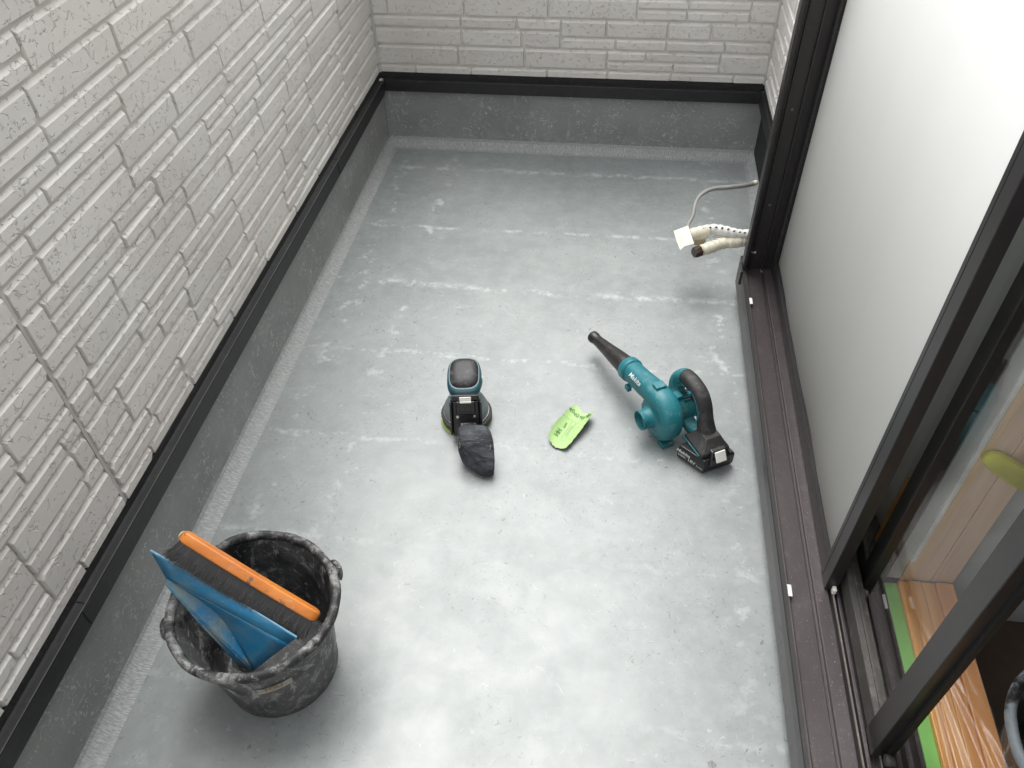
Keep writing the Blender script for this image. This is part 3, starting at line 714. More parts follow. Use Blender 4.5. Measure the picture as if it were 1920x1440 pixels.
# ------------------------------------------------------------------ bucket
def make_bucket(name, label, loc, rot, handle_z=True, mat=None, rim=None, wob=1.0):
    e = empty(name, loc, label, 'bucket', None); e.rotation_euler.z = rot
    mat = mat or M['bucket']; rim = rim or M['rim']; N = 72
    def deform(z):
        k = z/.24*wob
        def fn(t, x, y):
            s = 1+k*(.018*math.cos(2*t+.6)+.010*math.cos(3*t))
            return x*s, y*s
        return fn
    m = MB(); rings = []
    prof = [(0.108, .0), (.1105, .003), (.1125, .02), (.120, .10), (.1285, .17), (.134, .205), (.1375, .214), (.1395, .226), (.1420, .240), (.146, .246), (.1535, .2475), (.157, .244), (.1575, .2395)]
    out = [(.106, .0), (.1095, .003), (.113, .04), (.1205, .11), (.1285, .175), (.133, .208), (.1375, .2140), (.1400, .232)]
    inn = [(.1380, .232), (.1305, .205), (.1255, .175), (.1180, .11), (.110, .04), (.1055, .009), (.10, .007), (.05, .006), (.002, .006)]
    for r, z in out+inn: rings.append(ring((0, 0, z), (1, 0, 0), (0, 1, 0), r, r, 2, N, deform(z)))
    m.loft(rings, True, True); mk('body', m, mat, e, smooth=True, local=True, angle=50)
    m = MB(); rp = []
    for k in range(12):
        a = 2*math.pi*k/12; rp.append((.1450+.0085*math.cos(a), .2365+.0105*math.sin(a)))
    rg = []
    def lump(t, z):
        return 1+.006*math.sin(11*t+z*100)*math.sin(5*t)
    for i in range(N):
        t = 2*math.pi*i/N; s = 1+wob*(.018*math.cos(2*t+.6)+.010*math.cos(3*t)); rg.append([(r*s*math.cos(t)*lump(t, z), r*s*math.sin(t)*lump(t, z), z+.0012*math.sin(7*t)) for r, z in rp])
    rg.append(rg[0]); m.loft(rg, False, False); mk('rim', m, rim, e, smooth=True, local=True, angle=180)
    for t in (math.radians(36), math.radians(203)):
        c = Vector((math.cos(t)*.151, math.sin(t)*.151, .224)); rad = Vector((math.cos(t), math.sin(t), 0)); tan = Vector((-math.sin(t), math.cos(t), 0))
        m = MB()
        arc = [c-tan*.020+Vector((0, 0, -.004)), c-tan*.014+rad*.006, c+tan*.0+rad*.008+Vector((0, 0, .003)), c+tan*.014+rad*.006, c+tan*.020+Vector((0, 0, -.004))]
        tube(m, catmull([tuple(a) for a in arc], 4), .0052, 8, asp=1.5); mk('handle_lug', m, mat, e, smooth=True, local=True)
    return e
bk = make_bucket('bucket', 'plaster smeared black bucket on the grey floor holding a blue dustpan and brush', (-.583, .665, .0015), 0.0)
b2 = make_bucket('bucket', 'black bucket with blue grey plaster smears inside the room at the right edge', (.822, .575, .0005), 1.0, rim=M['grey_smear'], wob=.3)
m = MB(); m.box(.76, .86, .53, .62, .012, .19)
gp = mk('green_box', m, simple('dark green plastic', (.03, .09, .035), .5), None, bevel=.006); tag(gp, 'dark green container standing in the bucket inside the room', 'container')
# sticker on the first bucket
def on_bucket(ang, z):
    r = .113+(z-.04)/(.208-.04)*(.133-.113)+.0012
    k = z/.24; s = 1+k*(.018*math.cos(2*ang+.6)+.010*math.cos(3*ang))
    return (-.583+r*s*math.cos(ang), .665+r*s*math.sin(ang), .0015+z)
def st_map(x, y, off=0):
    a = math.radians(-62)+x/.125
    p = on_bucket(a, .150+y+x*.12); return (p[0]+math.cos(a)*off, p[1]+math.sin(a)*off, p[2])
m = MB(); K = 10
for i in range(K+1):
    x = -.031+.062*i/K; m.v += [st_map(x, -.011), st_map(x, .011)]
for i in range(K): m.f.append((2*i, 2*i+2, 2*i+3, 2*i+1))
mk('sticker', m, M['sticker'], bk, local=False)
m = text_mesh('TOLI', .016, lambda x, y: st_map(x-.003, y+.0025, .0006), bold=.0006)
mk('sticker_print', m, M['sticker_print'], bk)
# handle wire lying by the rim
# ------------------------------------------------------------------ dustpan
P1, P2, P3, P4, P5 = V(-.755, .690, .335), V(-.478, .602, .252), V(-.578, .584, .140), V(-.636, .645, .225), V(-.728, .664, .296)
P6, P7, P8 = V(-.607, .592, .130), V(-.728, .655, .285), V(-.668, .620, .215)
dp = empty('dustpan', (-.59, .60, .14), 'dusty blue plastic dustpan wedged slanting in the smeared bucket', 'dustpan')
def pan_grid(a, b, c, d, n, bulge):
    """bilinear patch a-b (top) to d-c (bottom) with a shallow bulge"""
    m = MB(); nn = (b-a).cross(d-a).normalized()
    for j in range(n+1):
        for i in range(n+1):
            u, v = i/n, j/n; p = a*(1-u)*(1-v)+b*u*(1-v)+c*u*v+d*(1-u)*v
            m.v.append(tuple(p+nn*bulge*math.sin(math.pi*u)*math.sin(math.pi*v)))
    for j in range(n):
        for i in range(n):
            k = j*(n+1)+i; m.f.append((k, k+1, k+n+2, k+n+1))
    return m
mid1 = V(-.745, .680, .318)
mk('pan_blade', pan_grid(P1, P2, P4.lerp(P2, .0)*0+P2.lerp(P3, .18), P5, 8, -.004), M['pan'], dp, smooth=True, solid=.0025)
mk('pan_floor', pan_grid(P5+V(0, 0, -.0003), P2.lerp(P3, .18), P3, P4, 8, .003), M['pan'], dp, smooth=True, solid=.0025)
mk('pan_side', pan_grid(P5+V(-.001, -.001, 0), P4, P3, P7, 8, .002), M['pan_dirty'], dp, smooth=True, solid=.0025)
mk('pan_side', pan_grid(P7, P3+V(-.002, 0, 0), P6, P8, 6, .002), M['pan_dirty'], dp, smooth=True, solid=.0025)
m = MB(); tube(m, catmull([tuple(P1), tuple(P1.lerp(P2, .3)+V(0, .001, .0015)), tuple(P1.lerp(P2, .7)+V(0, .001, .001)), tuple(P2)], 6), .0022, 8); mk('lip', m, M['pan_edge'], dp, smooth=True)
# ------------------------------------------------------------------ hand brush
hb = empty('hand_brush', (-.58, .68, .28), 'hand brush with orange wooden back and black bristles lying on the blue dustpan', 'brush')
A = V(-.698, .712, .362); B = V(-.456, .648, .242)
axd = (B-A).normalized(); tow = (V(-.617, .645, .285)-A.lerp(B, .5)); tow = (tow-axd*tow.dot(axd)).normalized(); nrm = axd.cross(tow).normalized()
if nrm.z < 0: nrm = -nrm
rings = []; Lb = (B-A).length
for t in (0, .015, .04, .1, .3, .5, .7, .9, .96, .985, 1.0):
    s = .55 if t in (0, 1.0) else (.85 if t in (.015, .985) else 1.0)
    c = A.lerp(B, t)+nrm*.006*math.sin(math.pi*t)
    rings.append(ring(c, tow, nrm, .0100*s, .0150*s, 7, 28))
m = MB(); m.loft(rings); mk('wooden_back', m, M['orange_wood'], hb, smooth=True, angle=60)
m = MB(); m.loft([ring(A-axd*.0015+nrm*0, tow, nrm, .0052, .0105, 4, 16), ring(A+axd*.001, tow, nrm, .0060, .0125, 4, 16)]); mk('bare_end', m, M['wood_end'], hb, smooth=True)
core = MB(); core.loft([[A+axd*.008-nrm*.014+tow*.008, A+axd*.008+nrm*.014+tow*.008, A+axd*.004+nrm*.016+tow*.026, A+axd*.004-nrm*.016+tow*.026],
                        [B-axd*.008-nrm*.014+tow*.008, B-axd*.008+nrm*.014+tow*.008, B-axd*.006+nrm*.016+tow*.026, B-axd*.006-nrm*.016+tow*.026]])
mk('bristle_core', core, M['bristle'], hb)
for cnt, matn, seed_, wmul, sp_ in ((5000, 'bristle', 9, 1.0, 1.0), (800, 'bristle_grey', 19, .6, 1.3)):
    m = MB(); rb = random.Random(seed_)
    for k in range(cnt):
        t = rb.uniform(.02, .985); q = rb.uniform(-1, 1)
        if rb.random() < .5: q = rb.uniform(.55, 1)
        root = A.lerp(B, t)+nrm*(.013*q+.001)+tow*.007
        splay = (t-.5)*.35+rb.gauss(0, .12*sp_)-.12
        ln = rb.uniform(.033, .045)
        d1 = (tow+axd*splay*.5+nrm*(q*.12+rb.gauss(0, .05*sp_))).normalized(); d2 = (tow+axd*(splay*1.3+rb.gauss(0, .18*sp_))+nrm*(q*.28+rb.gauss(0, .12*sp_))-V(0, 0, .15)).normalized()
        p1 = root+d1*ln*.5; p2 = p1+d2*ln*.5; wv = axd*rb.uniform(.0003, .0007)*wmul
        k0 = len(m.v); m.v += [tuple(root-wv), tuple(root+wv), tuple(p1-wv), tuple(p1+wv), tuple(p2)]
        m.f += [(k0, k0+1, k0+3, k0+2), (k0+2, k0+3, k0+4)]
    mk('bristles', m, M[matn], hb, kind='stuff')
# crumpled scrap in the bottom of the bucket
m = MB(); rs = random.Random(4); sph = []
for i in range(7):
    ph_ = math.pi*(i+.5)/7
    sph.append([(-.628+.030*math.sin(ph_)*math.cos(a)*rs.uniform(.7, 1.3), .640+.028*math.sin(ph_)*math.sin(a)*rs.uniform(.7, 1.3), .105+.026*math.cos(ph_)*rs.uniform(.8, 1.2)) for a in [2*math.pi*j/14 for j in range(14)]])
m.loft(sph); so_ = mk('crumpled_film', m, M['debris'], None); so_.location.z = -.03; tag(so_, 'small crumpled ball of clear film under the dustpan in the bucket', 'film')

# ------------------------------------------------------------------ random orbit sander
sn = empty('sander', (-.33, 1.365, 0.0), 'cordless sander with dark teal head, black battery and dust bag on the floor', 'sander')
rt = math.radians(9)
def SP(x, y, z): return Vector((-.330+x*math.cos(rt)-y*math.sin(rt), 1.368+x*math.sin(rt)+y*math.cos(rt), z))
def sring(cx, cy, z, rx, ry, e=2.0, tilt=0.0, N=32):
    """horizontal ring, tilted about its x axis"""
    return [SP(cx+q.x, cy+q.y*math.cos(tilt), z+q.y*math.sin(tilt)) for q in ring((0, 0, 0), (1, 0, 0), (0, 1, 0), rx, ry, e, N)]
m = MB(); m.loft([sring(-.003, -.003, .001, .0645, .0645), sring(-.003, -.003, .0035, .0645, .0645)]); mk('sanding_disc', m, M['disc'], sn, smooth=True)
m = MB(); m.loft([sring(.001, .001, .0055, .0615, .0615), sring(.001, 0, .010, .0645, .0645), sring(0, 0, .024, .0655, .0655), sring(0, 0, .027, .061, .061)]); mk('backing_pad', m, M['dark_rub'], sn, smooth=True)
m = MB(); m.loft([sring(0, 0, .0275, .058, .058), sring(0, 0, .0315, .0585, .0585), sring(0, 0, .0325, .055, .055)]); mk('steel_ring', m, M['steel'], sn, smooth=True)
m = MB(); m.loft([sring(0, 0, .033, .058, .058), sring(0, 0, .045, .057, .057), sring(0, .003, .056, .051, .052), sring(0, .008, .068, .040, .043), sring(0, .012, .085, .036, .040)]); mk('skirt', m, M['skirt'], sn, smooth=True)
m = MB(); m.loft([sring(0, .012, .070, .036, .042, 2.5), sring(0, .016, .090, .037, .046, 2.6), sring(0, .022, .104, .041, .052, 2.8, .12), sring(0, .026, .116, .0435, .056, 3.0, .18), sring(0, .028, .126, .042, .054, 3.0, .2), sring(0, .029, .130, .038, .050, 3.0, .2)]); mk('motor_head', m, M['deep_teal'], sn, smooth=True, angle=60)
m = MB(); m.loft([sring(0, .031, .1305, .0365, .044, 3.2, .2), sring(0, .031, .134, .0355, .043, 3.2, .2), sring(0, .032, .139, .030, .037, 3.0, .2), sring(0, .032, .1415, .020, .026, 2.6, .2), sring(0, .032, .142, .004, .005, 2, .2)]); mk('palm_grip', m, M['palm'], sn, smooth=True, angle=60)
m = MB(); m.loft([sring(0, .0295, .1295, .0385, .0480, 3.1, .2), sring(0, .030, .1312, .0385, .0478, 3.1, .2)]); mk('grip_seam', m, M['deep_teal'], sn, smooth=True)
for k in range(3):
    m = MB(); m.box(-.0008, .0008, -.010, .010, -.0012, .0012); m2 = MB(); m2.add([SP(.0425, .020, .100+.006*k)+Vector(p) for p in m.v], m.f); mk('vent', m2, M['black'], sn)
# battery: slab whose broad face looks back and up
bt_o = SP(.003, -.060, .072); bx = (SP(1, 0, 0)-SP(0, 0, 0)).normalized(); by = Vector((0, 0, 0))
up_face = (SP(0, .050, .095)-SP(0, -.000, .005)).normalized()       # from bottom edge to top edge of the face
fn = bx.cross(up_face).normalized()
if fn.z < 0: fn = -fn
def BT(a, b, c): return bt_o+bx*a+up_face*b+fn*c          # a across, b up the face, c outwards
def btbox(a0, a1, b0, b1, c0, c1):
    q = MB(); q.box(a0, a1, b0, b1, c0, c1); r = MB(); r.add([BT(*p) for p in q.v], q.f); return r
bat = mk('battery', btbox(-.0335, .0335, -.050, .040, -.040, .006), M['black_pl'], sn, bevel=.004)
for s in (-1, 1):
    mk('side_rail', btbox(min(s*.0340, s*.0395), max(s*.0340, s*.0395), -.046, .038, -.020, .0085), M['black_pl'], sn, bevel=.002)
mk('latch_block', btbox(-.024, .024, .006, .041, .0063, .013), M['black_pl'], sn, bevel=.003)
mk('battery_shoulder', btbox(-.034, .034, .0405, .056, -.030, .008), M['black_pl'], sn, bevel=.003)
mk('release_button', btbox(-.0145, .0145, .0415, .052, .0085, .0125), M['offwhite'], sn, bevel=.0015)
mk('button_step', btbox(-.0135, .0145, .0365, .0412, .0088, .0140), M['offwhite'], sn, bevel=.0012)
for s in (-1, 1):
    q = MB(); disc_lathe(q, BT(s*.021, .000, .006), fn, [(.0036, 0), (.0036, .0012), (.001, .0014)], 12, False, True); mk('screw', q, M['steel'], sn, smooth=True)
mk('rating_label', btbox(-.014, .012, -.038, -.016, .0062, .0065), M['label_grey'], sn)
for k, (ss, yy) in enumerate((('Li-ion', -.0195), ('18V', -.0255), ('BATTERY', -.0315))):
    mk('rating_print', text_mesh(ss, .0062, lambda x, y, yy=yy: BT(x-.001, y+yy, .0067), bold=.0001), M['black'], sn)
for yy in (-.020, -.031):
    q = MB(); disc_lathe(q, BT(.0195, yy, .0062), fn, [(.0038, 0), (.0038, .0003)], 14, False, True); mk('mark', q, M['label_grey'], sn)
# body saddle linking the battery and the head
m = MB(); m.loft([sring(.002, -.030, .055, .034, .026, 3), sring(.002, -.022, .085, .036, .030, 3), sring(0, -.008, .108, .037, .030, 3)]); mk('rear_housing', m, M['deep_teal'], sn, smooth=True, angle=60)
# dust bag
m = MB(); rings = []
d0 = [(.016, -.098, .048, .018, .016), (.018, -.103, .054, .030, .025), (.020, -.112, .060, .0365, .032), (.023, -.130, .062, .0405, .036), (.027, -.150, .058, .0425, .037), (.030, -.164, .050, .0410, .034), (.038, -.178, .043, .033, .030), (.047, -.191, .034, .023, .024), (.053, -.201, .026, .015, .018), (.054, -.204, .025, .010, .012)]
rbag = random.Random(12); off = [rbag.uniform(.93, 1.07) for _ in range(28)]
for i, (x, y, z, rx, rz) in enumerate(d0):
    rr = []
    for j in range(28):
        t = 2*math.pi*j/28; ct, st_ = math.cos(t), math.sin(t)
        e_ = 5.5; xx = math.copysign(abs(ct)**(2/e_), ct)*rx; zz = math.copysign(abs(st_)**(2/e_), st_)*rz
        k = 1+(off[j]-1)*(.5+.5*math.sin(i*1.7+j))+.040*math.sin(j*1.3+i*2.1)+.02*math.sin(j*2.9+i)
        rr.append(SP(x+xx*k, y+zz*.18, max(.002, z+zz*k)))
    rings.append(rr)
m.loft(rings); mk('dust_bag', m, M['bag'], sn, smooth=True, angle=50, subd=1)
seam = catmull([tuple(SP(-.015, -.154, .050)), tuple(SP(-.010, -.156, .084)), tuple(SP(.004, -.1585, .0925)), tuple(SP(.038, -.163, .0925)), tuple(SP(.060, -.167, .086)), tuple(SP(.0695, -.169, .055))], 5)
m = MB(); tube(m, seam, .0014, 6); mk('bag_seam', m, M['grip'], sn, smooth=True)
for cpt in (SP(-.010, -.160, .087), SP(.062, -.168, .084), SP(-.015, -.136, .080)):
    m = MB(); tube(m, [cpt, cpt+V(.0015, -.004, -.006), cpt+V(-.001, -.006, -.012)], .0013, 6); mk('bag_clip', m, M['steel'], sn, smooth=True)
m = MB(); disc_lathe(m, SP(.014, -.070, .042), SP(0, -1, 0)-SP(0, 0, 0), [(.016, -.01), (.019, .0), (.021, .018), (.019, .02)], 20, True, True); mk('bag_collar', m, M['grip'], sn, smooth=True)

# ------------------------------------------------------------------ blower
bl = empty('blower', (.155, 1.365, 0), 'teal and black cordless blower with long black nozzle lying by the window', 'blower')
F = Vector((-.5, .866, 0)); Rr = Vector((.866, .5, 0)); Uu = Vector((0, 0, 1)); VC = Vector((.1585, 1.366, 0))
def BP(f, r, z): return VC+F*f+Rr*r+Uu*z
def BR(rings): return [[BP(*p) for p in q] for q in rings]
def bring(c, u, v, ru, rv, e=2.0, N=28): return [BP(*q) for q in ring(c, u, v, ru, rv, e, N)]
# scroll housing: swept round section growing into the outlet
ctr = (0.0, 0.0, .076)
spine = []; rad = []
n_ = 30
for i in range(n_+1):
    a = math.radians(-215+ (305)*i/n_)       # ends at top, heading forwards
    a_ = -a
    Rr_ = .038+.006*i/n_
    spine.append(BP(ctr[0]+Rr_*math.sin(math.radians(-265+ 265*i/n_)), ctr[1], ctr[2]+Rr_*math.cos(math.radians(-265+265*i/n_)))); rad.append((.027+.004*i/n_, .023+.008*i/n_))
for q, (f, z) in enumerate(((.022, .119), (.045, .115), (.070, .109), (.100, .103), (.125, .099), (.146, .096))):
    spine.append(BP(f, -.003*q/5, z)); rad.append((.031-.0008*q, .0305-.0006*q))
rings = []
for i, p in enumerate(spine):
    d = (spine[min(i+1, len(spine)-1)]-spine[max(i-1, 0)]).normalized(); u = Rr; v = u.cross(d).normalized()
    rings.append(ring(p, u, v, rad[i][0], rad[i][1], 2.7 if i < n_ else 2.3, 24))
m = MB(); m.loft(rings); mk('scroll_housing', m, M['teal'], bl, smooth=True, angle=60)
m = MB(); disc_lathe(m, BP(0, 0, .076), -Rr, [(.050, -.024), (.054, .0), (.052, .020), (.045, .0275), (.035, .0305), (.0245, .034), (.0225, .038)], 40, True, True); mk('scroll_side', m, M['teal_dusty'], bl, smooth=True)
m = MB(); disc_lathe(m, BP(0, 0, .076), -Rr, [(.0290, .032), (.0262, .038), (.0245, .050), (.0255, .054), (.0255, .060), (.0228, .0605), (.0225, .050), (.0225, .038), (.021, .036), (.002, .036)], 36, False, True); mk('intake_port', m, M['teal'], bl, smooth=True, angle=50)
m = MB(); tube(m, [tuple(spine[i]+Rr*0+ (spine[i]-BP(0, 0, .076)).normalized()*(rad[i][1]-.0005)) for i in range(4, n_+1)], .0013, 6); mk('split_line', m, M['teal_dusty'], bl, smooth=True)
# collar and nozzle
nd = Vector(tuple(BP(.34, -.012, .058)-BP(.146, -.003, .096))).normalized()
c1 = BP(.140, -.003, .097)
m = MB(); disc_lathe(m, c1, nd, [(.0280, 0), (.0315, .002), (.0325, .006), (.0320, .022), (.0295, .024), (.0270, .0245)], 36, True, True); mk('collar', m, M['teal'], bl, smooth=True, angle=50)
m = MB(); disc_lathe(m, c1+nd*.0246, nd, [(.0262, 0), (.0262, .010), (.0235, .05), (.0190, .10), (.0155, .145), (.0145, .168), (.0162, .170), (.0168, .174), (.0168, .182), (.0142, .1835), (.0125, .180), (.0125, .14), (.002, .138)], 32, True, True); mk('nozzle', m, M['nozzle'], bl, smooth=True, angle=50)
m = MB(); tube(m, [c1+nd*.034+Vector((-.012, -.006, .0225)), c1+nd*.17+Vector((-.0055, -.002, .0135))], .0013, 6); mk('nozzle_seam', m, M['grip'], bl, smooth=True)
def bbox(f0, f1, r0, r1, z0, z1):
    q = MB(); q.box(f0, f1, r0, r1, z0, z1); s = MB(); s.add([BP(*p) for p in q.v], q.f); return s
mk('lug', bbox(.012, .034, -.014, .014, .146, .156), M['teal'], bl, bevel=.002)
mk('lug', bbox(-.052, -.028, -.018, .016, .002, .018), M['teal_dusty'], bl, bevel=.003)
mk('lug', bbox(.112, .130, -.030, -.018, .058, .072), M['teal'], bl, bevel=.002)
# motor housing on the right
m = MB(); disc_lathe(m, BP(-.002, .020, .082), Rr, [(.040, 0), (.041, .012), (.036, .018), (.034, .050), (.036, .055), (.035, .085), (.030, .092)], 32, True, True); mk('motor_housing', m, M['teal_dusty'], bl, smooth=True, angle=50)
m = MB(); disc_lathe(m, BP(-.002, .1125, .082), Rr, [(.026, 0), (.026, .003), (.015, .005)], 28, True, True); mk('motor_cap', m, M['deep_teal'], bl, smooth=True)
for k in range(4): mk('vent', bbox(-.020+.008*k, -.0165+.008*k, .050, .074, .115, .1185), M['deep_teal'], bl)
mk('bracket', bbox(-.012, .012, .028, .050, .112, .128), M['teal_dusty'], bl, bevel=.003)
# handle: teal front core, black rubber back
hp = [(.016, .052, .098), (.032, .058, .118), (.034, .062, .142), (.020, .065, .162), (-.008, .066, .170), (-.046, .067, .164), (-.068, .068, .142), (-.080, .069, .112), (-.094, .070, .080), (-.104, .070, .064)]
hpts = [BP(*p) for p in catmull(hp, 6)]
L_ = len(hpts)
rr_ = [(.0195+.007*max(0, (i/L_-.78)*4), .0175+.006*max(0, (i/L_-.78)*4)) for i in range(L_)]
k1 = int(L_*.37)
def sweep(pts, rs, e=2.4):
    out = []
    for i, p in enumerate(pts):
        d = (pts[min(i+1, len(pts)-1)]-pts[max(i-1, 0)]).normalized(); u = Rr; v = u.cross(d).normalized(); u2 = d.cross(v)
        out.append(ring(p, u2, v, rs[i][0], rs[i][1], e, 24))
    return out
m = MB(); m.loft(sweep(hpts[:k1+1], [(a*1.02, b*1.02) for a, b in rr_[:k1+1]])); mk('handle_front', m, M['teal_dusty'], bl, smooth=True, angle=60)
m = MB(); m.loft(sweep(hpts[k1:], rr_[k1:])); mk('handle_grip', m, M['grip'], bl, smooth=True, angle=60)
inn_ = [BP(*p) for p in catmull([(.020, .063, .134), (.006, .064, .150), (-.014, .065, .155), (-.036, .066, .150), (-.054, .067, .140), (-.068, .068, .108), (-.080, .069, .078)], 5)]
m = MB(); m.loft(sweep(inn_, [(.0125, .006)]*len(inn_))); mk('trigger_spine', m, M['teal_dusty'], bl, smooth=True)
mk('trigger', bbox(-.040, -.020, .058, .074, .128, .148), M['grip'], bl, bevel=.003)
m = MB(); disc_lathe(m, BP(-.036, .0475, .160), -Rr, [(.0055, -.002), (.0055, .004), (.004, .005)], 16, True, True); mk('lock_button', m, M['teal'], bl, smooth=True)
q = MB(); q.loft([bring((-.078, .0505, .120), (0, 0, 1), (1, 0, 0), .020, .0035, 1.6, 12), bring((-.078, .0485, .120), (0, 0, 1), (1, 0, 0), .018, .0028, 1.6, 12)]); mk('teal_inlay', q, M['teal'], bl, smooth=True)
gl_ = [hpts[i]-Rr*(rr_[i][0]*.93) for i in range(int(L_*.52), int(L_*.80))]
m = MB(); tube(m, gl_, [(.0008+.0042*math.sin(math.pi*i/(len(gl_)-1)), .0016) for i in range(len(gl_))], 10, up=tuple(Rr)); mk('teal_inlay', m, M['teal_dusty'], bl, smooth=True)
# lower arm from motor to battery mount
m = MB(); m.loft(sweep([BP(*p) for p in catmull([(-.020, .058, .062), (-.048, .060, .052), (-.072, .062, .056), (-.094, .066, .060)], 4)], [(.017, .013)]*13, 3.5)); mk('lower_arm', m, M['teal_dusty'], bl, smooth=True)
# battery mount
def lp(f0, f1, r0, r1, z): return [BP(f0, r0, z), BP(f1, r0, z), BP(f1, r1, z), BP(f0, r1, z)]
m = MB(); m.loft([lp(-.148, -.070, .026, .104, .048), lp(-.148, -.070, .026, .104, .060), lp(-.138, -.078, .040, .096, .070), lp(-.124, -.084, .050, .090, .084)]); mk('battery_mount', m, M['grip'], bl, bevel=.003)
m = MB(); m.loft([lp(-.1400, -.066, .0240, .1065, .0485), lp(-.1400, -.066, .0240, .1065, .0545)]); mk('mount_edge', m, M['teal_dusty'], bl, bevel=.0015)
q = MB(); q.loft([bring((-.112, .052, .0735), (1, .15, 0), (0, .55, .83), .010, .0045, 2, 14), bring((-.112, .0505, .0748), (1, .15, 0), (0, .55, .83), .008, .003, 2, 14)]); mk('lanyard_hole', q, M['teal'], bl, smooth=True)
mk('switch_window', bbox(-.130, -.120, .066, .076, .0700, .0775), M['black_pl'], bl, bevel=.001)
def bq(k, z):
    cs = [(-.158, .0300), (-.086, .0015), (-.068, .102), (-.160, .1145)]; cf, cr = -.120, .064
    return [BP(cf+(f_-cf)*k, cr+(r_-cr)*k, z) for f_, r_ in cs]
m = MB(); m.loft([bq(.90, .0005), bq(1.0, .010), bq(1.0, .040), bq(.95, .048)]); mk('battery', m, M['black_pl'], bl, bevel=.0025)
m = MB(); m.loft([lp(-.166, -.120, .042, .102, .030), lp(-.164, -.122, .044, .100, .052), lp(-.152, -.124, .052, .092, .066)]); mk('latch_block', m, M['black_pl'], bl, bevel=.003)
q = MB(); pb0 = [(-.1675, .050, .042), (-.1675, .078, .042), (-.1530, .078, .0655), (-.1530, .050, .0655)]
pb0 = [(a, b+.006, c) for a, b, c in pb0]
nv = Vector((-.0235, 0, .0145)).normalized()
q.add([BP(*p) for p in pb0]+[BP(p[0]-.004, p[1], p[2]+.003) for p in pb0], [(0, 1, 2, 3), (4, 5, 6, 7), (0, 1, 5, 4), (1, 2, 6, 5), (2, 3, 7, 6), (3, 0, 4, 7)]); mk('release_button', q, M['offwhite'], bl, bevel=.002)
# lettering
def side_q(x, z):
    a0, b0 = Vector(bq(1.0, z)[0]), Vector(bq(1.0, z)[1]); L0 = (b0-a0).length; d0_ = (a0-b0)/L0; nn_ = Vector((d0_.y, -d0_.x, 0))
    if nn_.dot(Rr) > 0: nn_ = -nn_
    return (a0+b0)/2+d0_*x+nn_*.0003
def side_txt(s, size, x0, z0, bold=0.0, shear=0.0): return text_mesh(s, size, lambda x, y: side_q(x+x0, .024+y+z0), bold=bold, shear=shear)
mk('lettering', side_txt('Makita', .0150, -.022, .0090, .0004, .25), M['print'], bl)
mk('lettering', side_txt('6.0Ah', .0095, -.024, -.0035, .0002), M['print'], bl)
mk('lettering', side_txt('18V', .0140, .004, -.0030, .0003), M['print'], bl)
mk('lettering', side_txt('Li-ion', .0075, .028, -.0050, .0001), M['print'], bl)
def tube_map(x, y):
    f = .092-x*1.05; k = min(1, max(0, (f-.045)/(.146-.045))); zc = .115-.019*k; th = math.radians(20)+(y+.006)/.031
    e_ = 2/2.3; cx, sx = abs(math.cos(th))**e_, abs(math.sin(th))**e_
    if math.sin(th) < 0: sx = -sx
    return BP(f, -.0015-(.0298-.002*k)*cx*1.02, zc+.0295*sx*1.02)
mk('lettering', text_mesh('Makita', .0200, tube_map, bold=.0003, shear=.25), M['print'], bl)

# ------------------------------------------------------------------ torn sandpaper sheet
px, py = Vector((.60, .80, 0)).normalized(), None
sc_o = Vector((-.064, 1.358, .0)); la = Vector((.36, .933, 0)).normalized(); lb = Vector((.933, -.36, 0)).normalized()
def paper(u, v, lift=0.0):
    """u along the long side, v across; the sheet curls up along both long edges"""
    h = .0022+16*max(0, abs(v)-.004)**2*1.0+.6*u*u+.0006*math.sin(u*50+v*30)+.012*max(0, v*20)**2*.2
    return sc_o+la*u+lb*v*(1-2.0*abs(v))+Vector((0, 0, h+lift))
outl = [(-.075, -.006), (-.074, .012), (-.070, .026), (-.050, .031), (-.030, .034), (-.005, .038), (.018, .042), (.040, .043), (.062, .043), (.066, .036), (.060, .026), (.063, .012), (.070, .000), (.078, -.008), (.080, -.016), (.066, -.026), (.045, -.031), (.025, -.032), (.000, -.036), (-.018, -.037), (-.030, -.040), (-.040, -.035), (-.055, -.033), (-.066, -.024)]
def inside(u, v):
    c = False; n = len(outl)
    for i in range(n):
        (x1, y1), (x2, y2) = outl[i], outl[(i+1) % n]
        if (y1 > v) != (y2 > v) and u < (x2-x1)*(v-y1)/(y2-y1)+x1: c = not c
    return c
def paper_mesh(lift):
    m = MB(); rr = random.Random(2); N = 12; ns = []
    O = []
    for i in range(len(outl)):
        a, b = outl[i], outl[(i+1) % len(outl)]
        for k in range(4):
            t = k/4; O.append((a[0]+(b[0]-a[0])*t+rr.uniform(-.0018, .0018), a[1]+(b[1]-a[1])*t+rr.uniform(-.0018, .0018)))
    for j in range(N+1):
        s = 1-j/N*.999
        for (u, v) in O: m.v.append(tuple(paper(.002*(1-s)+u*s, .002*(1-s)+v*s, lift)))
    K = len(O)
    for j in range(N):
        for i in range(K): m.f.append((j*K+i, j*K+(i+1) % K, (j+1)*K+(i+1) % K, (j+1)*K+i))
    return m
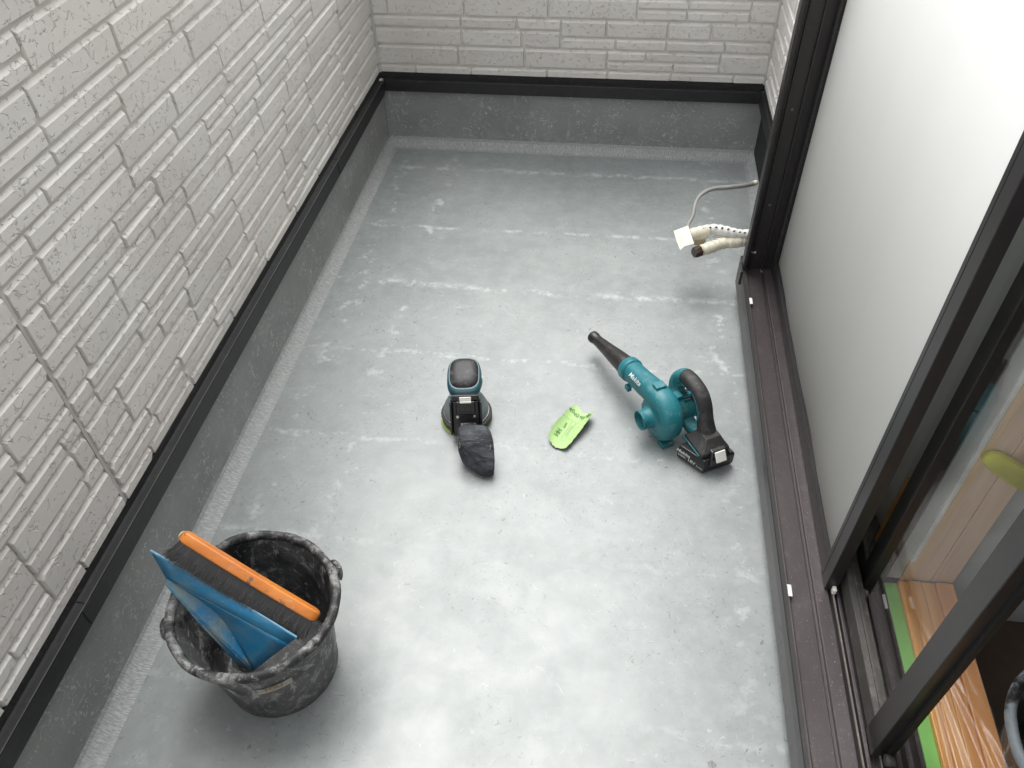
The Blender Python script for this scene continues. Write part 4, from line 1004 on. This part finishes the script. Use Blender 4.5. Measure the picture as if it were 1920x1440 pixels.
sp = empty('sandpaper_sheet', tuple(sc_o), 'torn curled piece of green sandpaper printed with 40 on the grey floor', 'sandpaper')
mk('backing', paper_mesh(.0), M['paper'], sp, smooth=True, angle=180)
mk('grit_side', paper_mesh(-.0008), M['grit'], sp, smooth=True, angle=180)
def ptext(s, size, u0, v0, ang, bold=.0):
    ca, sa_ = math.cos(ang), math.sin(ang)
    def fn(x, y):
        a, b = x*ca-y*sa_, x*sa_+y*ca
        return paper(u0+a, v0+b, .0013)
    return text_mesh(s, size, fn, bold=bold)
FL = math.radians(180)
for (u, v, an) in ((.056, -.020, 1.4), (.050, -.004, 1.75), (.047, .014, 1.9), (.050, .031, 2.0)):
    mk('lettering', ptext('40', .0170, u, v, an, .0003), M['ink'], sp)
mk('lettering', ptext('NH', .017, -.028, -.020, 0.0, .0003), M['ink'], sp)
mk('lettering', ptext('77XA', .0078, .004, -.014, 0.0, .0002), M['ink'], sp)
mk('lettering', ptext('MADE IN JAPAN', .0055, -.008, .0025, 0.0), M['ink'], sp)
def pline(pts, w=.0006):
    m = MB()
    for i in range(len(pts)-1):
        (u0, v0), (u1, v1) = pts[i], pts[i+1]; L = math.hypot(u1-u0, v1-v0); dx, dy = -(v1-v0)/L*w/2, (u1-u0)/L*w/2; K = 6
        for k in range(K):
            a, b = k/K, (k+1)/K
            q = [(u0+(u1-u0)*a+dx, v0+(v1-v0)*a+dy), (u0+(u1-u0)*b+dx, v0+(v1-v0)*b+dy), (u0+(u1-u0)*b-dx, v0+(v1-v0)*b-dy), (u0+(u1-u0)*a-dx, v0+(v1-v0)*a-dy)]
            m.add([paper(*c, .0012) for c in q], [(0, 1, 2, 3)])
    return m
mk('printed_line', pline([(.027, -.031), (.027, .003), (.024, .0075), (-.043, .0075), (-.046, .003), (-.043, -.0035), (.027, -.0035)]), M['ink'], sp)
mk('printed_line', pline([(-.038, .026), (-.034, .012), (-.028, .020), (.006, .012), (.010, .020), (.004, .027)]), M['ink'], sp)
print('objects', len(bpy.data.objects))
